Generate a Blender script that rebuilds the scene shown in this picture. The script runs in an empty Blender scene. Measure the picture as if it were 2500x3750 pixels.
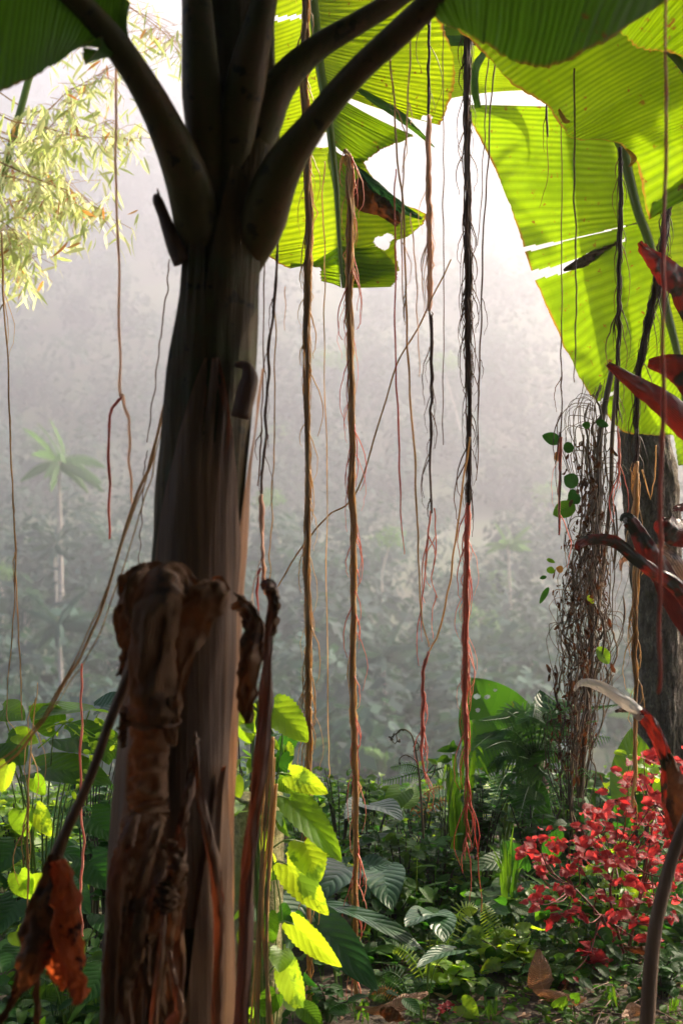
import bpy, math, random
import numpy as np
from mathutils import Vector, Matrix, noise
R = math.radians
random.seed(7)
rng = np.random.default_rng(7)
# ------------------------------------------------------------------ camera, world, sun, exposure
CZ = 1.75
sc = bpy.context.scene
C = sc.collection
cam = bpy.data.cameras.new('camera'); cob = bpy.data.objects.new('camera', cam); C.objects.link(cob)
cob.location = (0, 0, CZ); cob.rotation_euler = (R(90), 0, 0)
cam.sensor_fit = 'VERTICAL'; cam.sensor_height = 36; cam.sensor_width = 24; cam.lens = 50
cam.clip_end = 3000; cam.clip_start = 0.05
cam.dof.use_dof = True; cam.dof.focus_distance = 5.4; cam.dof.aperture_fstop = 3.6
sc.camera = cob
SUN_EL, SUN_AZ = R(37), R(55)          # azimuth measured from +Y towards +X
SD = Vector((math.sin(SUN_AZ)*math.cos(SUN_EL), math.cos(SUN_AZ)*math.cos(SUN_EL), math.sin(SUN_EL)))
w = bpy.data.worlds.new('World'); sc.world = w; w.use_nodes = True
nt = w.node_tree; bg = nt.nodes['Background']
sky = nt.nodes.new('ShaderNodeTexSky'); sky.sky_type = 'NISHITA'; sky.sun_disc = False
sky.sun_elevation = SUN_EL; sky.sun_rotation = SUN_AZ
nt.links.new(sky.outputs[0], bg.inputs[0]); bg.inputs[1].default_value = 0.05
sl = bpy.data.lights.new('sun', 'SUN'); so = bpy.data.objects.new('sun', sl); C.objects.link(so)
sl.energy = 5.0; sl.angle = R(0.53); sl.color = (1.0, 0.85, 0.63)
so.rotation_euler = (-SD).to_track_quat('-Z', 'Y').to_euler(); so.location = (20, 25, 30)
vs = sc.view_settings
vs.view_transform = 'Standard'; vs.look = 'None'; vs.exposure = 2.62; vs.gamma = 1.0
cy = sc.cycles
cy.use_denoising = True; cy.max_bounces = 7; cy.transmission_bounces = 5; cy.diffuse_bounces = 4
cy.glossy_bounces = 3; cy.transparent_max_bounces = 8; cy.volume_bounces = 1; cy.sample_clamp_indirect = 6
cy.use_adaptive_sampling = False
# ------------------------------------------------------------------ measuring: photo pixel + distance -> point
def P(px, py, d): return Vector(((px-1250)/2500*0.48*d, d, CZ-(py-1875)/3750*0.72*d))
def G(px, py, h=0.0):
    k = (py-1875)/3750*.72; p = P(px, py, CZ/k)
    for _ in range(4): p = P(px, py, (CZ-h-gz(p.x, p.y))/k)
    return p
def S(px, d): return px*0.48*d/2500
def U(a, b): return random.uniform(a, b)
# ------------------------------------------------------------------ materials
def mat(name):
    m = bpy.data.materials.new(name); m.use_nodes = True
    nt = m.node_tree; nt.nodes.clear()
    return m, nt, nt.nodes.new('ShaderNodeOutputMaterial')
def N(nt, t, **k):
    n = nt.nodes.new('ShaderNode'+t)
    for a, b in k.items():
        if a.startswith('_'): setattr(n, a[1:], b)
        else: n.inputs[a.replace('__', ' ')].default_value = b
    return n
def mixc(nt, fac, a, b, mode='MIX'):
    n = nt.nodes.new('ShaderNodeMix'); n.data_type = 'RGBA'; n.blend_type = mode
    for i, v in ((0, fac), (6, a), (7, b)):
        if hasattr(v, 'is_output'): nt.links.new(v, n.inputs[i])
        else: n.inputs[i].default_value = v if i == 0 else ((*v, 1) if len(v) == 3 else v)
    return n.outputs[2]
def math_(nt, op, a, b=0.0, c=None):
    n = nt.nodes.new('ShaderNodeMath'); n.operation = op
    for i, v in enumerate((a, b) if c is None else (a, b, c)):
        if hasattr(v, 'is_output'): nt.links.new(v, n.inputs[i])
        else: n.inputs[i].default_value = v
    return n.outputs[0]
def ramp(nt, fac, stops):
    n = nt.nodes.new('ShaderNodeValToRGB'); e = n.color_ramp.elements
    while len(e) < len(stops): e.new(0.5)
    for i, (p, c) in enumerate(stops): e[i].position = p; e[i].color = (*c, 1) if len(c) == 3 else c
    nt.links.new(fac, n.inputs[0]); return n.outputs[0]
def mul(c, k): return tuple(min(1, x*k) for x in c)
def leaf_mat(name, c1, c2, tc1, tc2, tr=0.45, rough=0.4, veins=None, spots=None, spec=0.5, bump=0.25, mottle=None):
    """c1/c2 reflected colour range between leaves, tc1/tc2 transmitted; veins = (kind, count, strength)"""
    m, nt, out = mat(name)
    at = N(nt, 'Attribute', _attribute_name='lv')
    uv = nt.nodes.new('ShaderNodeUVMap'); sp = nt.nodes.new('ShaderNodeSeparateXYZ'); nt.links.new(uv.outputs[0], sp.inputs[0])
    tc = nt.nodes.new('ShaderNodeTexCoord')
    nz = N(nt, 'TexNoise', Scale=22.0, Detail=4.0); nt.links.new(tc.outputs['Object'], nz.inputs['Vector'])
    lvn = math_(nt, 'ADD', math_(nt, 'MULTIPLY', at.outputs['Fac'], 0.75), math_(nt, 'MULTIPLY', nz.outputs[0], 0.3))
    a = mixc(nt, lvn, c1, c2); b = mixc(nt, lvn, tc1, tc2)
    h = None
    if veins:
        kind, cnt, st = veins
        s = math_(nt, 'ABSOLUTE', math_(nt, 'SUBTRACT', sp.outputs[0], 0.5))
        if kind in ('banana', 'long'):
            wob = N(nt, 'TexNoise', Scale=3.0, Detail=2.0); nt.links.new(uv.outputs[0], wob.inputs['Vector'])
            tt = math_(nt, 'ADD', math_(nt, 'MULTIPLY', sp.outputs[1 if kind == 'banana' else 0], cnt), math_(nt, 'MULTIPLY', wob.outputs[0], 1.6))
            fr = math_(nt, 'PINGPONG', tt, 0.5)
            fr2 = math_(nt, 'PINGPONG', math_(nt, 'MULTIPLY', tt, 4.3), 0.5)
            line = math_(nt, 'ADD', math_(nt, 'MULTIPLY', fr, 1.7), math_(nt, 'MULTIPLY', fr2, 0.3))
            n1 = nt.nodes.new('ShaderNodeTexNoise'); n1.noise_dimensions = '1D'; n1.inputs['Scale'].default_value = 0.35
            nt.links.new(tt, n1.inputs['W'])
            line = math_(nt, 'MULTIPLY', line, math_(nt, 'ADD', n1.outputs[0], 0.55))
            pw = math_(nt, 'POWER', math_(nt, 'MINIMUM', line, 1.0), 0.8)
            a = mixc(nt, math_(nt, 'MULTIPLY', math_(nt, 'SUBTRACT', 1.0, pw), st), a, mul(c1, 0.45))
            b = mixc(nt, math_(nt, 'MULTIPLY', math_(nt, 'SUBTRACT', 1.0, pw), st), b, mul(tc1, 0.42))
            h = fr
            if kind == 'banana' and tr > .3:
                n3 = N(nt, 'TexNoise', Scale=3.2, Detail=6.0, Roughness=0.6); nt.links.new(tc.outputs['Object'], n3.inputs['Vector'])
                f3 = ramp(nt, n3.outputs[0], [(0.40, (0, 0, 0)), (0.66, (1, 1, 1))])
                b = mixc(nt, math_(nt, 'MULTIPLY', f3, 0.75), b, mul(tc1, 0.5)); a = mixc(nt, math_(nt, 'MULTIPLY', f3, 0.5), a, mul(c1, 0.6))
                n4 = N(nt, 'TexNoise', Scale=11.0, Detail=4.0); nt.links.new(uv.outputs[0], n4.inputs['Vector'])
                ed = ramp(nt, math_(nt, 'ADD', s, math_(nt, 'MULTIPLY', math_(nt, 'SUBTRACT', n4.outputs[0], 0.5), 0.05)), [(0.488, (0, 0, 0)), (0.4985, (1, 1, 1))])
                b = mixc(nt, ed, b, (0.30, 0.14, 0.02)); a = mixc(nt, ed, a, (0.14, 0.07, 0.02))
        else:
            tt = math_(nt, 'SUBTRACT', math_(nt, 'MULTIPLY', sp.outputs[1], cnt), math_(nt, 'MULTIPLY', s, cnt*0.55))
            fr = math_(nt, 'PINGPONG', tt, 0.5)
            ln = math_(nt, 'GREATER_THAN', 0.045, fr)
            mr = math_(nt, 'GREATER_THAN', 0.018, s)
            vv = math_(nt, 'MULTIPLY', math_(nt, 'MAXIMUM', ln, mr), st)
            a = mixc(nt, vv, a, mul(c2, 1.7)); b = mixc(nt, vv, b, mul(tc1, 0.6))
            h = math_(nt, 'MINIMUM', math_(nt, 'MULTIPLY', fr, 3.0), 1.0)
    if spots:
        n2 = N(nt, 'TexNoise', Scale=spots[1], Detail=5.0, Roughness=0.65); nt.links.new(tc.outputs['Object'], n2.inputs['Vector'])
        f = ramp(nt, n2.outputs[0], [(spots[2], (0, 0, 0)), (spots[2]+0.05, (1, 1, 1))])
        a = mixc(nt, f, a, spots[0]); b = mixc(nt, f, b, mul(spots[0], 0.9))
    p = nt.nodes.new('ShaderNodeBsdfPrincipled'); p.inputs['Roughness'].default_value = rough
    p.inputs['Specular IOR Level'].default_value = spec
    nt.links.new(a, p.inputs['Base Color'])
    t = nt.nodes.new('ShaderNodeBsdfTranslucent'); nt.links.new(b, t.inputs[0])
    if h is not None and bump:
        bp = N(nt, 'Bump', Strength=bump, Distance=0.01); nt.links.new(h, bp.inputs['Height'])
        nt.links.new(bp.outputs[0], p.inputs['Normal']); nt.links.new(bp.outputs[0], t.inputs['Normal'])
    mx = N(nt, 'MixShader', Fac=tr); nt.links.new(p.outputs[0], mx.inputs[1]); nt.links.new(t.outputs[0], mx.inputs[2])
    nt.links.new(mx.outputs[0], out.inputs[0])
    return m
def fibre_mat(name, c1, c2, c3, rough=0.6, tr=0.0, trc=(0.5, 0.1, 0.03), scale=(60, 60, 3), bump=0.5, spec=0.35, mottle=None):
    m, nt, out = mat(name)
    at = N(nt, 'Attribute', _attribute_name='lv')
    tc = nt.nodes.new('ShaderNodeTexCoord'); mp = N(nt, 'Mapping'); mp.inputs['Scale'].default_value = scale
    nt.links.new(tc.outputs['Object'], mp.inputs[0])
    nz = N(nt, 'TexNoise', Scale=1.0, Detail=6.0, Roughness=0.6); nt.links.new(mp.outputs[0], nz.inputs['Vector'])
    n2 = N(nt, 'TexNoise', Scale=3.0, Detail=3.0); nt.links.new(tc.outputs['Object'], n2.inputs['Vector'])
    f = math_(nt, 'ADD', math_(nt, 'MULTIPLY', at.outputs['Fac'], 0.45), math_(nt, 'MULTIPLY', nz.outputs[0], 0.6))
    a = ramp(nt, f, [(0.15, c1), (0.5, c2), (0.85, c3)])
    a = mixc(nt, ramp(nt, n2.outputs[0], [(0.45, (0, 0, 0)), (0.7, (0.6,)*3)]), a, mul(c1, 0.7))
    if mottle:
        n5 = N(nt, 'TexNoise', Scale=9.0, Detail=8.0, Roughness=0.7); nt.links.new(tc.outputs['Object'], n5.inputs['Vector'])
        a = mixc(nt, ramp(nt, n5.outputs[0], [(0.46, (0, 0, 0)), (0.60, (0.8,)*3)]), a, mottle)
        n6 = N(nt, 'TexNoise', Scale=26.0, Detail=6.0); nt.links.new(tc.outputs['Object'], n6.inputs['Vector'])
        a = mixc(nt, ramp(nt, n6.outputs[0], [(0.60, (0, 0, 0)), (0.66, (0.85,)*3)]), a, mul(c1, 0.5))
    p = nt.nodes.new('ShaderNodeBsdfPrincipled'); p.inputs['Roughness'].default_value = rough
    p.inputs['Specular IOR Level'].default_value = spec
    nt.links.new(a, p.inputs['Base Color'])
    bp = N(nt, 'Bump', Strength=bump, Distance=0.01); nt.links.new(nz.outputs[0], bp.inputs['Height']); nt.links.new(bp.outputs[0], p.inputs['Normal'])
    if tr:
        t = N(nt, 'BsdfTranslucent'); nt.links.new(mixc(nt, f, mul(trc, 0.5), trc), t.inputs[0])
        mx = N(nt, 'MixShader', Fac=tr); nt.links.new(p.outputs[0], mx.inputs[1]); nt.links.new(t.outputs[0], mx.inputs[2])
        nt.links.new(mx.outputs[0], out.inputs[0])
    else: nt.links.new(p.outputs[0], out.inputs[0])
    return m
M = {}
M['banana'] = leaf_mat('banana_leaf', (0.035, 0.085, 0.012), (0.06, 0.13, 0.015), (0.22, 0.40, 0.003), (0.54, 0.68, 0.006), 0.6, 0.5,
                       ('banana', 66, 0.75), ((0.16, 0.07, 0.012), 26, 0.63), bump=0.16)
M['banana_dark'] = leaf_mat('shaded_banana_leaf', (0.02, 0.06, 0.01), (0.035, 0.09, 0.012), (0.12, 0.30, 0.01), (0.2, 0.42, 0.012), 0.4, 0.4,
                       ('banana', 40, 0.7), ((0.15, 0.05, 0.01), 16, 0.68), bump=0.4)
M['midrib'] = leaf_mat('leaf_midrib', (0.10, 0.15, 0.03), (0.16, 0.2, 0.04), (0.35, 0.45, 0.03), (0.5, 0.55, 0.05), 0.3, 0.35)
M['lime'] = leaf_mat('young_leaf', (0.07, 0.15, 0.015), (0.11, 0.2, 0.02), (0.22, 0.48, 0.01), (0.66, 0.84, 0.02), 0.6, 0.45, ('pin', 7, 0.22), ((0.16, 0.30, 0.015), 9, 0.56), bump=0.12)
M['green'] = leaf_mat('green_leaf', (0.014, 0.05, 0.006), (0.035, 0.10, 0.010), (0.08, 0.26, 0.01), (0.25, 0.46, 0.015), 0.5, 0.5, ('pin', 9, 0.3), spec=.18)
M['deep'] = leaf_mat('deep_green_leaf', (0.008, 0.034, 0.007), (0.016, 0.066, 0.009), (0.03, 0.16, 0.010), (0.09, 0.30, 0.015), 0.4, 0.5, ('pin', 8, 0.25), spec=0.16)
M['holed'] = leaf_mat('thick_green_leaf', (0.012, 0.05, 0.008), (0.03, 0.09, 0.012), (0.05, 0.20, 0.01), (0.12, 0.32, 0.015), 0.42, 0.42, ('pin', 7, 0.3), ((0.2, 0.16, 0.02), 24, 0.66), spec=0.3, bump=.15)
M['glossy'] = leaf_mat('glossy_leaf', (0.008, 0.040, 0.014), (0.022, 0.07, 0.026), (0.02, 0.1, 0.02), (0.05, 0.18, 0.03), 0.2, 0.42, ('pin', 8, 0.18), spec=0.28, bump=0.28)
M['fern'] = leaf_mat('fern_leaf', (0.015, 0.05, 0.015), (0.035, 0.09, 0.02), (0.05, 0.18, 0.02), (0.12, 0.34, 0.03), 0.4, 0.4)
M['limefern'] = leaf_mat('young_fern_leaf', (0.08, 0.16, 0.02), (0.14, 0.22, 0.03), (0.4, 0.62, 0.03), (0.6, 0.78, 0.06), 0.55, 0.4)
M['bamboo'] = leaf_mat('bamboo_leaf', (0.14, 0.22, 0.05), (0.6, 0.58, 0.3), (0.45, 0.6, 0.1), (0.92, 0.88, 0.5), 0.55, 0.4)
M['orange_leaf'] = leaf_mat('withered_leaf', (0.3, 0.12, 0.03), (0.35, 0.2, 0.05), (0.6, 0.2, 0.03), (0.6, 0.35, 0.08), 0.5, 0.5)
M['red'] = leaf_mat('red_leaf', (0.07, 0.006, 0.007), (0.36, 0.03, 0.035), (0.40, 0.01, 0.01), (0.98, 0.12, 0.11), 0.5, 0.5, ('pin', 8, 0.4),
                    ((0.10, 0.008, 0.01), 30, 0.60), spec=.2)
M['tired'] = leaf_mat('dark_red_leaf', (0.014, 0.008, 0.006), (0.045, 0.018, 0.014), (0.12, 0.010, 0.006), (0.62, 0.035, 0.015), 0.2, 0.38, ('long', 18, 0.6), ((0.012, 0.016, 0.008), 5, 0.52), spec=0.35)
M['tidry'] = leaf_mat('withering_leaf', (0.16, 0.11, 0.08), (0.62, 0.57, 0.5), (0.3, 0.09, 0.03), (0.5, 0.25, 0.12), 0.25, 0.35, ('long', 12, 0.6), ((0.05,0.03,0.02),6,0.55), spec=0.6)
M['silver'] = leaf_mat('bleached_leaf', (0.45, 0.42, 0.36), (0.75, 0.72, 0.66), (0.5, 0.4, 0.3), (0.7, 0.6, 0.5), 0.3, 0.35, ('long', 14, 0.35), ((0.1, 0.08, 0.07), 5, 0.6), spec=0.5)
M['dry'] = leaf_mat('dry_leaf', (0.04, 0.018, 0.006), (0.13, 0.066, 0.024), (0.35, 0.08, 0.02), (0.45, 0.14, 0.04), 0.12, 0.65, ('long', 26, 0.6), ((0.05, 0.022, 0.01), 9, 0.56), spec=0.15, bump=.35)
M['rust'] = leaf_mat('rust_red_dry_leaf', (0.14, 0.035, 0.012), (0.3, 0.09, 0.03), (0.7, 0.08, 0.015), (0.95, 0.22, 0.05), 0.5, 0.6, ('long', 18, 0.5), ((0.05, 0.015, 0.008), 12, 0.55), spec=0.2)
M['fallen'] = leaf_mat('fallen_leaf', (0.25, 0.13, 0.07), (0.42, 0.25, 0.15), (0.4, 0.15, 0.05), (0.5, 0.22, 0.08), 0.2, 0.55, ('pin', 12, 0.5), spec=0.4, bump=0.6)
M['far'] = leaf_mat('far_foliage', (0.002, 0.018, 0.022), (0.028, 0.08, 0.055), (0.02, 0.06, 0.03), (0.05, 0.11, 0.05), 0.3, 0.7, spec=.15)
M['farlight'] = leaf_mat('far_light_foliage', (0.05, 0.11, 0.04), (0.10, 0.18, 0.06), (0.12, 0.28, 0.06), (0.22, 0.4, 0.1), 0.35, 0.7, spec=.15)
M['canopy'] = leaf_mat('canopy_leaf', (0.02, 0.05, 0.015), (0.04, 0.09, 0.02), (0.05, 0.15, 0.02), (0.1, 0.25, 0.03), 0.25, 0.5)
M['stem'] = fibre_mat('banana_stem', (0.008, 0.005, 0.001), (0.045, 0.027, 0.005), (0.12, 0.062, 0.014), 0.6, bump=0.9, scale=(55, 55, 2.2), spec=0.12, mottle=(0.03, 0.034, 0.007))
M['stalk'] = fibre_mat('banana_stalk', (0.02, 0.02, 0.004), (0.05, 0.042, 0.009), (0.10, 0.06, 0.015), 0.55, scale=(30, 30, 3), bump=0.3, spec=0.15, mottle=(0.075, 0.038, 0.012))
M['sheath_sunlit'] = fibre_mat('sunlit_sheath', (0.03, 0.010, 0.002), (0.13, 0.048, 0.010), (0.52, 0.22, 0.055), 0.45, 0.1, (.7, .25, .06), scale=(70, 70, 2), bump=0.5)  # lighter, warmer sheath copy: sun on the right rim put into the colour
M['sheath'] = fibre_mat('dry_sheath', (0.02, 0.008, 0.002), (0.068, 0.030, 0.008), (0.19, 0.092, 0.03), 0.6, 0.1, scale=(70, 70, 2), bump=0.6)
M['root_gold'] = fibre_mat('golden_root', (0.05, 0.016, 0.005), (0.5, 0.28, 0.10), (0.98, 0.78, 0.46), 0.38, 0.46, (1.0, 0.68, 0.30), (50, 50, 8), spec=.7)
M['root_dark'] = fibre_mat('dark_root', (0.02, 0.010, 0.006), (0.06, 0.028, 0.014), (0.16, 0.08, 0.04), 0.5, 0.1, (0.4, 0.08, 0.03), (50, 50, 8))
M['root_red'] = fibre_mat('red_root', (0.30, 0.03, 0.015), (0.72, 0.20, 0.13), (0.95, 0.58, 0.42), 0.45, 0.3, (0.9, 0.12, 0.07), (50, 50, 8))
M['root_pink'] = fibre_mat('pale_pink_root', (0.45, 0.2, 0.14), (0.75, 0.45, 0.34), (0.95, 0.78, 0.68), 0.45, 0.65, (1.0, 0.78, 0.62), (40, 40, 5))
M['drydark'] = fibre_mat('blackened_dry_leaf', (0.012, 0.006, 0.004), (0.05, 0.022, 0.012), (0.13, 0.06, 0.03), 0.5, 0.06, (0.5, 0.1, 0.03), (40, 40, 2), bump=0.7)
M['cord'] = fibre_mat('tan_stalk', (0.08, 0.045, 0.02), (0.3, 0.18, 0.07), (0.6, 0.4, 0.17), 0.5, 0.35, (0.95, 0.6, 0.25))
M['tangle'] = fibre_mat('dry_vine', (0.03, 0.018, 0.010), (0.11, 0.068, 0.038), (0.28, 0.18, 0.10), 0.6)
M['greenstem'] = leaf_mat('green_stem', (0.05, 0.10, 0.02), (0.1, 0.16, 0.03), (0.2, 0.35, 0.03), (0.35, 0.5, 0.05), 0.3, 0.4)
M['darkstem'] = fibre_mat('dark_stem', (0.012, 0.014, 0.008), (0.03, 0.03, 0.014), (0.07, 0.05, 0.025), 0.5)
M['redstem'] = fibre_mat('red_stem', (0.07, 0.015, 0.012), (0.16, 0.03, 0.02), (0.3, 0.08, 0.05), 0.5)
M['twig'] = fibre_mat('twig_bark', (0.04, 0.025, 0.015), (0.1, 0.06, 0.035), (0.2, 0.13, 0.08), 0.7)
def bark_mat():
    m, nt, out = mat('rough_bark')
    tc = nt.nodes.new('ShaderNodeTexCoord'); mp = N(nt, 'Mapping'); mp.inputs['Scale'].default_value = (1, 1, 0.45)
    nt.links.new(tc.outputs['Object'], mp.inputs[0])
    v = N(nt, 'TexVoronoi', Scale=42.0); v.feature = 'DISTANCE_TO_EDGE'
    n1 = N(nt, 'TexNoise', Scale=22.0, Detail=8.0, Roughness=0.7); n2 = N(nt, 'TexNoise', Scale=7.0, Detail=5.0)
    w_ = nt.nodes.new('ShaderNodeVectorMath'); w_.operation = 'ADD'
    sc_ = nt.nodes.new('ShaderNodeVectorMath'); sc_.operation = 'SCALE'; sc_.inputs['Scale'].default_value = 0.06
    nt.links.new(mp.outputs[0], n1.inputs['Vector']); nt.links.new(n1.outputs['Color'], sc_.inputs[0])
    nt.links.new(mp.outputs[0], w_.inputs[0]); nt.links.new(sc_.outputs[0], w_.inputs[1]); nt.links.new(w_.outputs[0], v.inputs['Vector'])
    nt.links.new(tc.outputs['Object'], n2.inputs['Vector'])
    a = ramp(nt, n1.outputs[0], [(0.3, (0.06, 0.042, 0.03)), (0.5, (0.19, 0.14, 0.095)), (0.7, (0.42, 0.37, 0.29))])
    a = mixc(nt, ramp(nt, n2.outputs[0], [(0.5, (0, 0, 0)), (0.62, (0.75,)*3)]), a, (0.10, 0.085, 0.035))
    a = mixc(nt, ramp(nt, v.outputs['Distance'], [(0.0, (0.65,)*3), (0.12, (0, 0, 0))]), a, (0.02, 0.014, 0.01))
    p = nt.nodes.new('ShaderNodeBsdfPrincipled'); p.inputs['Roughness'].default_value = 0.85; nt.links.new(a, p.inputs['Base Color'])
    h = math_(nt, 'ADD', math_(nt, 'MULTIPLY', v.outputs['Distance'], 1.2), n1.outputs[0])
    bp = N(nt, 'Bump', Strength=1.0, Distance=0.05); nt.links.new(h, bp.inputs['Height']); nt.links.new(bp.outputs[0], p.inputs['Normal'])
    nt.links.new(p.outputs[0], out.inputs[0]); return m
M['bark'] = bark_mat()
def ground_mat(name, cols, moss, scale=9.0):
    m, nt, out = mat(name)
    tc = nt.nodes.new('ShaderNodeTexCoord')
    n1 = N(nt, 'TexNoise', Scale=scale*4, Detail=9.0, Roughness=0.7); n2 = N(nt, 'TexNoise', Scale=scale*0.25, Detail=5.0)
    for n in (n1, n2): nt.links.new(tc.outputs['Object'], n.inputs['Vector'])
    a = ramp(nt, n1.outputs[0], [(0.3, cols[0]), (0.5, cols[1]), (0.72, cols[2])])
    a = mixc(nt, ramp(nt, n2.outputs[0], [(0.5, (0, 0, 0)), (0.65, (1,)*3)]), a, moss)
    p = nt.nodes.new('ShaderNodeBsdfPrincipled'); p.inputs['Roughness'].default_value = 0.9; nt.links.new(a, p.inputs['Base Color'])
    bp = N(nt, 'Bump', Strength=0.9, Distance=0.03); nt.links.new(n1.outputs[0], bp.inputs['Height']); nt.links.new(bp.outputs[0], p.inputs['Normal'])
    nt.links.new(p.outputs[0], out.inputs[0]); return m
M['soil'] = ground_mat('soil', ((0.022, 0.014, 0.009), (0.065, 0.042, 0.027), (0.15, 0.10, 0.065)), (0.04, 0.035, 0.018))
M['hill'] = ground_mat('wooded_soil', ((0.02, 0.035, 0.015), (0.04, 0.06, 0.022), (0.07, 0.08, 0.035)), (0.05, 0.05, 0.03), 0.3)
M['moss'] = ground_mat('mossy_wood', ((0.10, 0.09, 0.03), (0.3, 0.27, 0.10), (0.55, 0.5, 0.25)), (0.2, 0.24, 0.04), 14)
M['palebark'] = ground_mat('pale_bark', ((0.2, 0.17, 0.13), (0.35, 0.3, 0.25), (0.5, 0.45, 0.4)), (0.25, 0.22, 0.18), 3)
# ------------------------------------------------------------------ mesh builder
class MB:
    def __init__(s): s.v = []; s.f = []; s.uv = []; s.lv = []
    def tube(s, pts, rad, n=6, lv=None, cap=True):
        lv = random.random() if lv is None else lv
        k = len(pts); b = len(s.v)
        if not hasattr(rad, '__len__'): rad = [rad]*k
        t = (pts[1]-pts[0]).normalized()
        u = t.cross(Vector((0, 1, 0.13)))
        if u.length < 1e-4: u = t.cross(Vector((1, 0, 0)))
        u.normalize()
        for i in range(k):
            t = (pts[min(i+1, k-1)]-pts[max(i-1, 0)])
            if t.length < 1e-9: t = Vector((0, 0, -1))
            t.normalize(); u = (u-t*u.dot(t)).normalized(); v = t.cross(u)
            for j in range(n):
                a = 2*math.pi*j/n
                s.v.append(pts[i]+(u*math.cos(a)+v*math.sin(a))*rad[i]); s.uv.append((j/n, i/(k-1))); s.lv.append(lv)
        for i in range(k-1):
            for j in range(n):
                q = (j+1) % n
                s.f.append((b+i*n+j, b+i*n+q, b+(i+1)*n+q, b+(i+1)*n+j))
        if cap:
            s.f.append(tuple(b+j for j in reversed(range(n)))); s.f.append(tuple(b+(k-1)*n+j for j in range(n)))
    def blade(s, p0, d, nrm, L, W, prof, droop=0.5, fold=0.15, nl=10, m=2, wave=0.0, lv=None, notch=0.0, serr=0.0, twist=0.0, curl=0.0, thick=None):
        """leaf: prof(t)->half width factor; notch = share of the length behind the stalk joint (cordate leaves)"""
        lv = random.random() if lv is None else lv
        d = Vector(d).normalized(); nrm = Vector(nrm); nrm = (nrm-d*nrm.dot(d))
        if nrm.length < 1e-4: nrm = d.cross(Vector((1, 0.2, 0)))
        nrm.normalize(); side = d.cross(nrm)
        ph = U(0, 6.28); pos = Vector(p0)-d*(notch*L); rows = []
        st = L/nl; dd = d.copy(); nn = nrm.copy()
        for i in range(nl+1):
            t = i/nl
            if i: pos = pos+dd*st
            if t >= notch:
                a = droop/nl
                dd, nn = (dd*math.cos(a)-nn*math.sin(a)), (nn*math.cos(a)+dd*math.sin(a))
            if twist:
                q = twist/nl; side, nn = side*math.cos(q)+nn*math.sin(q), nn*math.cos(q)-side*math.sin(q)
            hw = W*0.5*prof(t)
            if serr: hw *= 1+serr*(1 if i % 2 else -1)*(0.4 if t > .9 else 1)
            row = []
            inn = 0.0 if t >= notch else hw*0.55*(1-t/notch)**0.7
            for sd in (-1, 1):
                for j in range(m+1):
                    if j == 0 and inn == 0.0 and sd == 1: row.append(row[m]); continue
                    q = j/m if sd == 1 else (m-j)/m
                    x = inn+(hw-inn)*q; g = fold*x+curl*x*x/(W*0.5+1e-6)
                    wv = wave*W*math.sin(ph+t*9+sd*1.3)*q*q
                    s.v.append(pos+side*(sd*x)*math.cos(min(1.2, abs(fold)))+nn*(g+wv))
                    s.uv.append((0.5+sd*q*0.5, t)); s.lv.append(lv); row.append(len(s.v)-1)
            # row = [outer-left .. inner-left, inner-right .. outer-right]
            rows.append(row)
        for i in range(nl):
            a, b = rows[i], rows[i+1]
            for j in range(2*m+1):
                if j == m: continue
                q = [a[j], a[j+1], b[j+1], b[j]]
                r = []
                for x in q:
                    if x not in r: r.append(x)
                if len(r) > 2: s.f.append(tuple(r))
        return pos
    def panel(s, mid, edge, nt_, ns, sag=0.05, pleat=0.002, npl=30, holes=(), jag=0.004, lv=None, trange=(0, 1), t_uv=(0, 1), flip=1):
        """half of a banana blade between the midrib line and an edge line; both lines are lists of points"""
        lv = random.random() if lv is None else lv
        b = len(s.v)
        def interp(L, t):
            x = t*(len(L)-1); i = min(int(x), len(L)-2); f = x-i
            p0 = L[max(i-1, 0)]; p1 = L[i]; p2 = L[i+1]; p3 = L[min(i+2, len(L)-1)]
            return 0.5*((2*p1)+(p2-p0)*f+(2*p0-5*p1+4*p2-p3)*f*f+(3*p1-p0-3*p2+p3)*f*f*f)
        ctr = []
        for i in range(nt_+1):
            t = trange[0]+(trange[1]-trange[0])*i/nt_
            a, e = interp(mid, t), interp(edge, t)
            a2, e2 = interp(mid, min(1, t+0.02)), interp(edge, min(1, t+0.02))
            nrm = (e-a).cross((a2+e2)-(a+e)+Vector((0, 0, -1e-5))).normalized()*flip
            j_ = noise.noise(Vector((t*40, lv*10, 0)))*jag*2+noise.noise(Vector((t*150, lv*10, 3)))*jag
            for j in range(ns+1):
                q = j/ns
                p = a.lerp(e, q)+(e-a).normalized()*j_*q**4
                p += nrm*(sag*4*q*(1-q)*0.5-sag*q*q+pleat*(.5+1.4*noise.noise(Vector((t*9, lv*20, 1))))*math.sin(t*npl*6.283+5*noise.noise(Vector((t*14, lv*9, 2))))*min(1, q*4)
                          + 0.02*noise.noise(p*2.5))
                s.v.append(p); s.uv.append((0.5+flip*0.5*q, t_uv[0]+(t_uv[1]-t_uv[0])*i/nt_)); s.lv.append(lv)
        for i in range(nt_):
            for j in range(ns):
                q = (b+i*(ns+1)+j, b+i*(ns+1)+j+1, b+(i+1)*(ns+1)+j+1, b+(i+1)*(ns+1)+j)
                if holes:
                    c = (s.v[q[0]]+s.v[q[2]])/2
                    px = c.x/c.y/0.48*2500+1250; py = (CZ-c.z)/c.y/0.72*3750+1875
                    if any(h(px, py) for h in holes): continue
                s.f.append(q)
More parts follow.
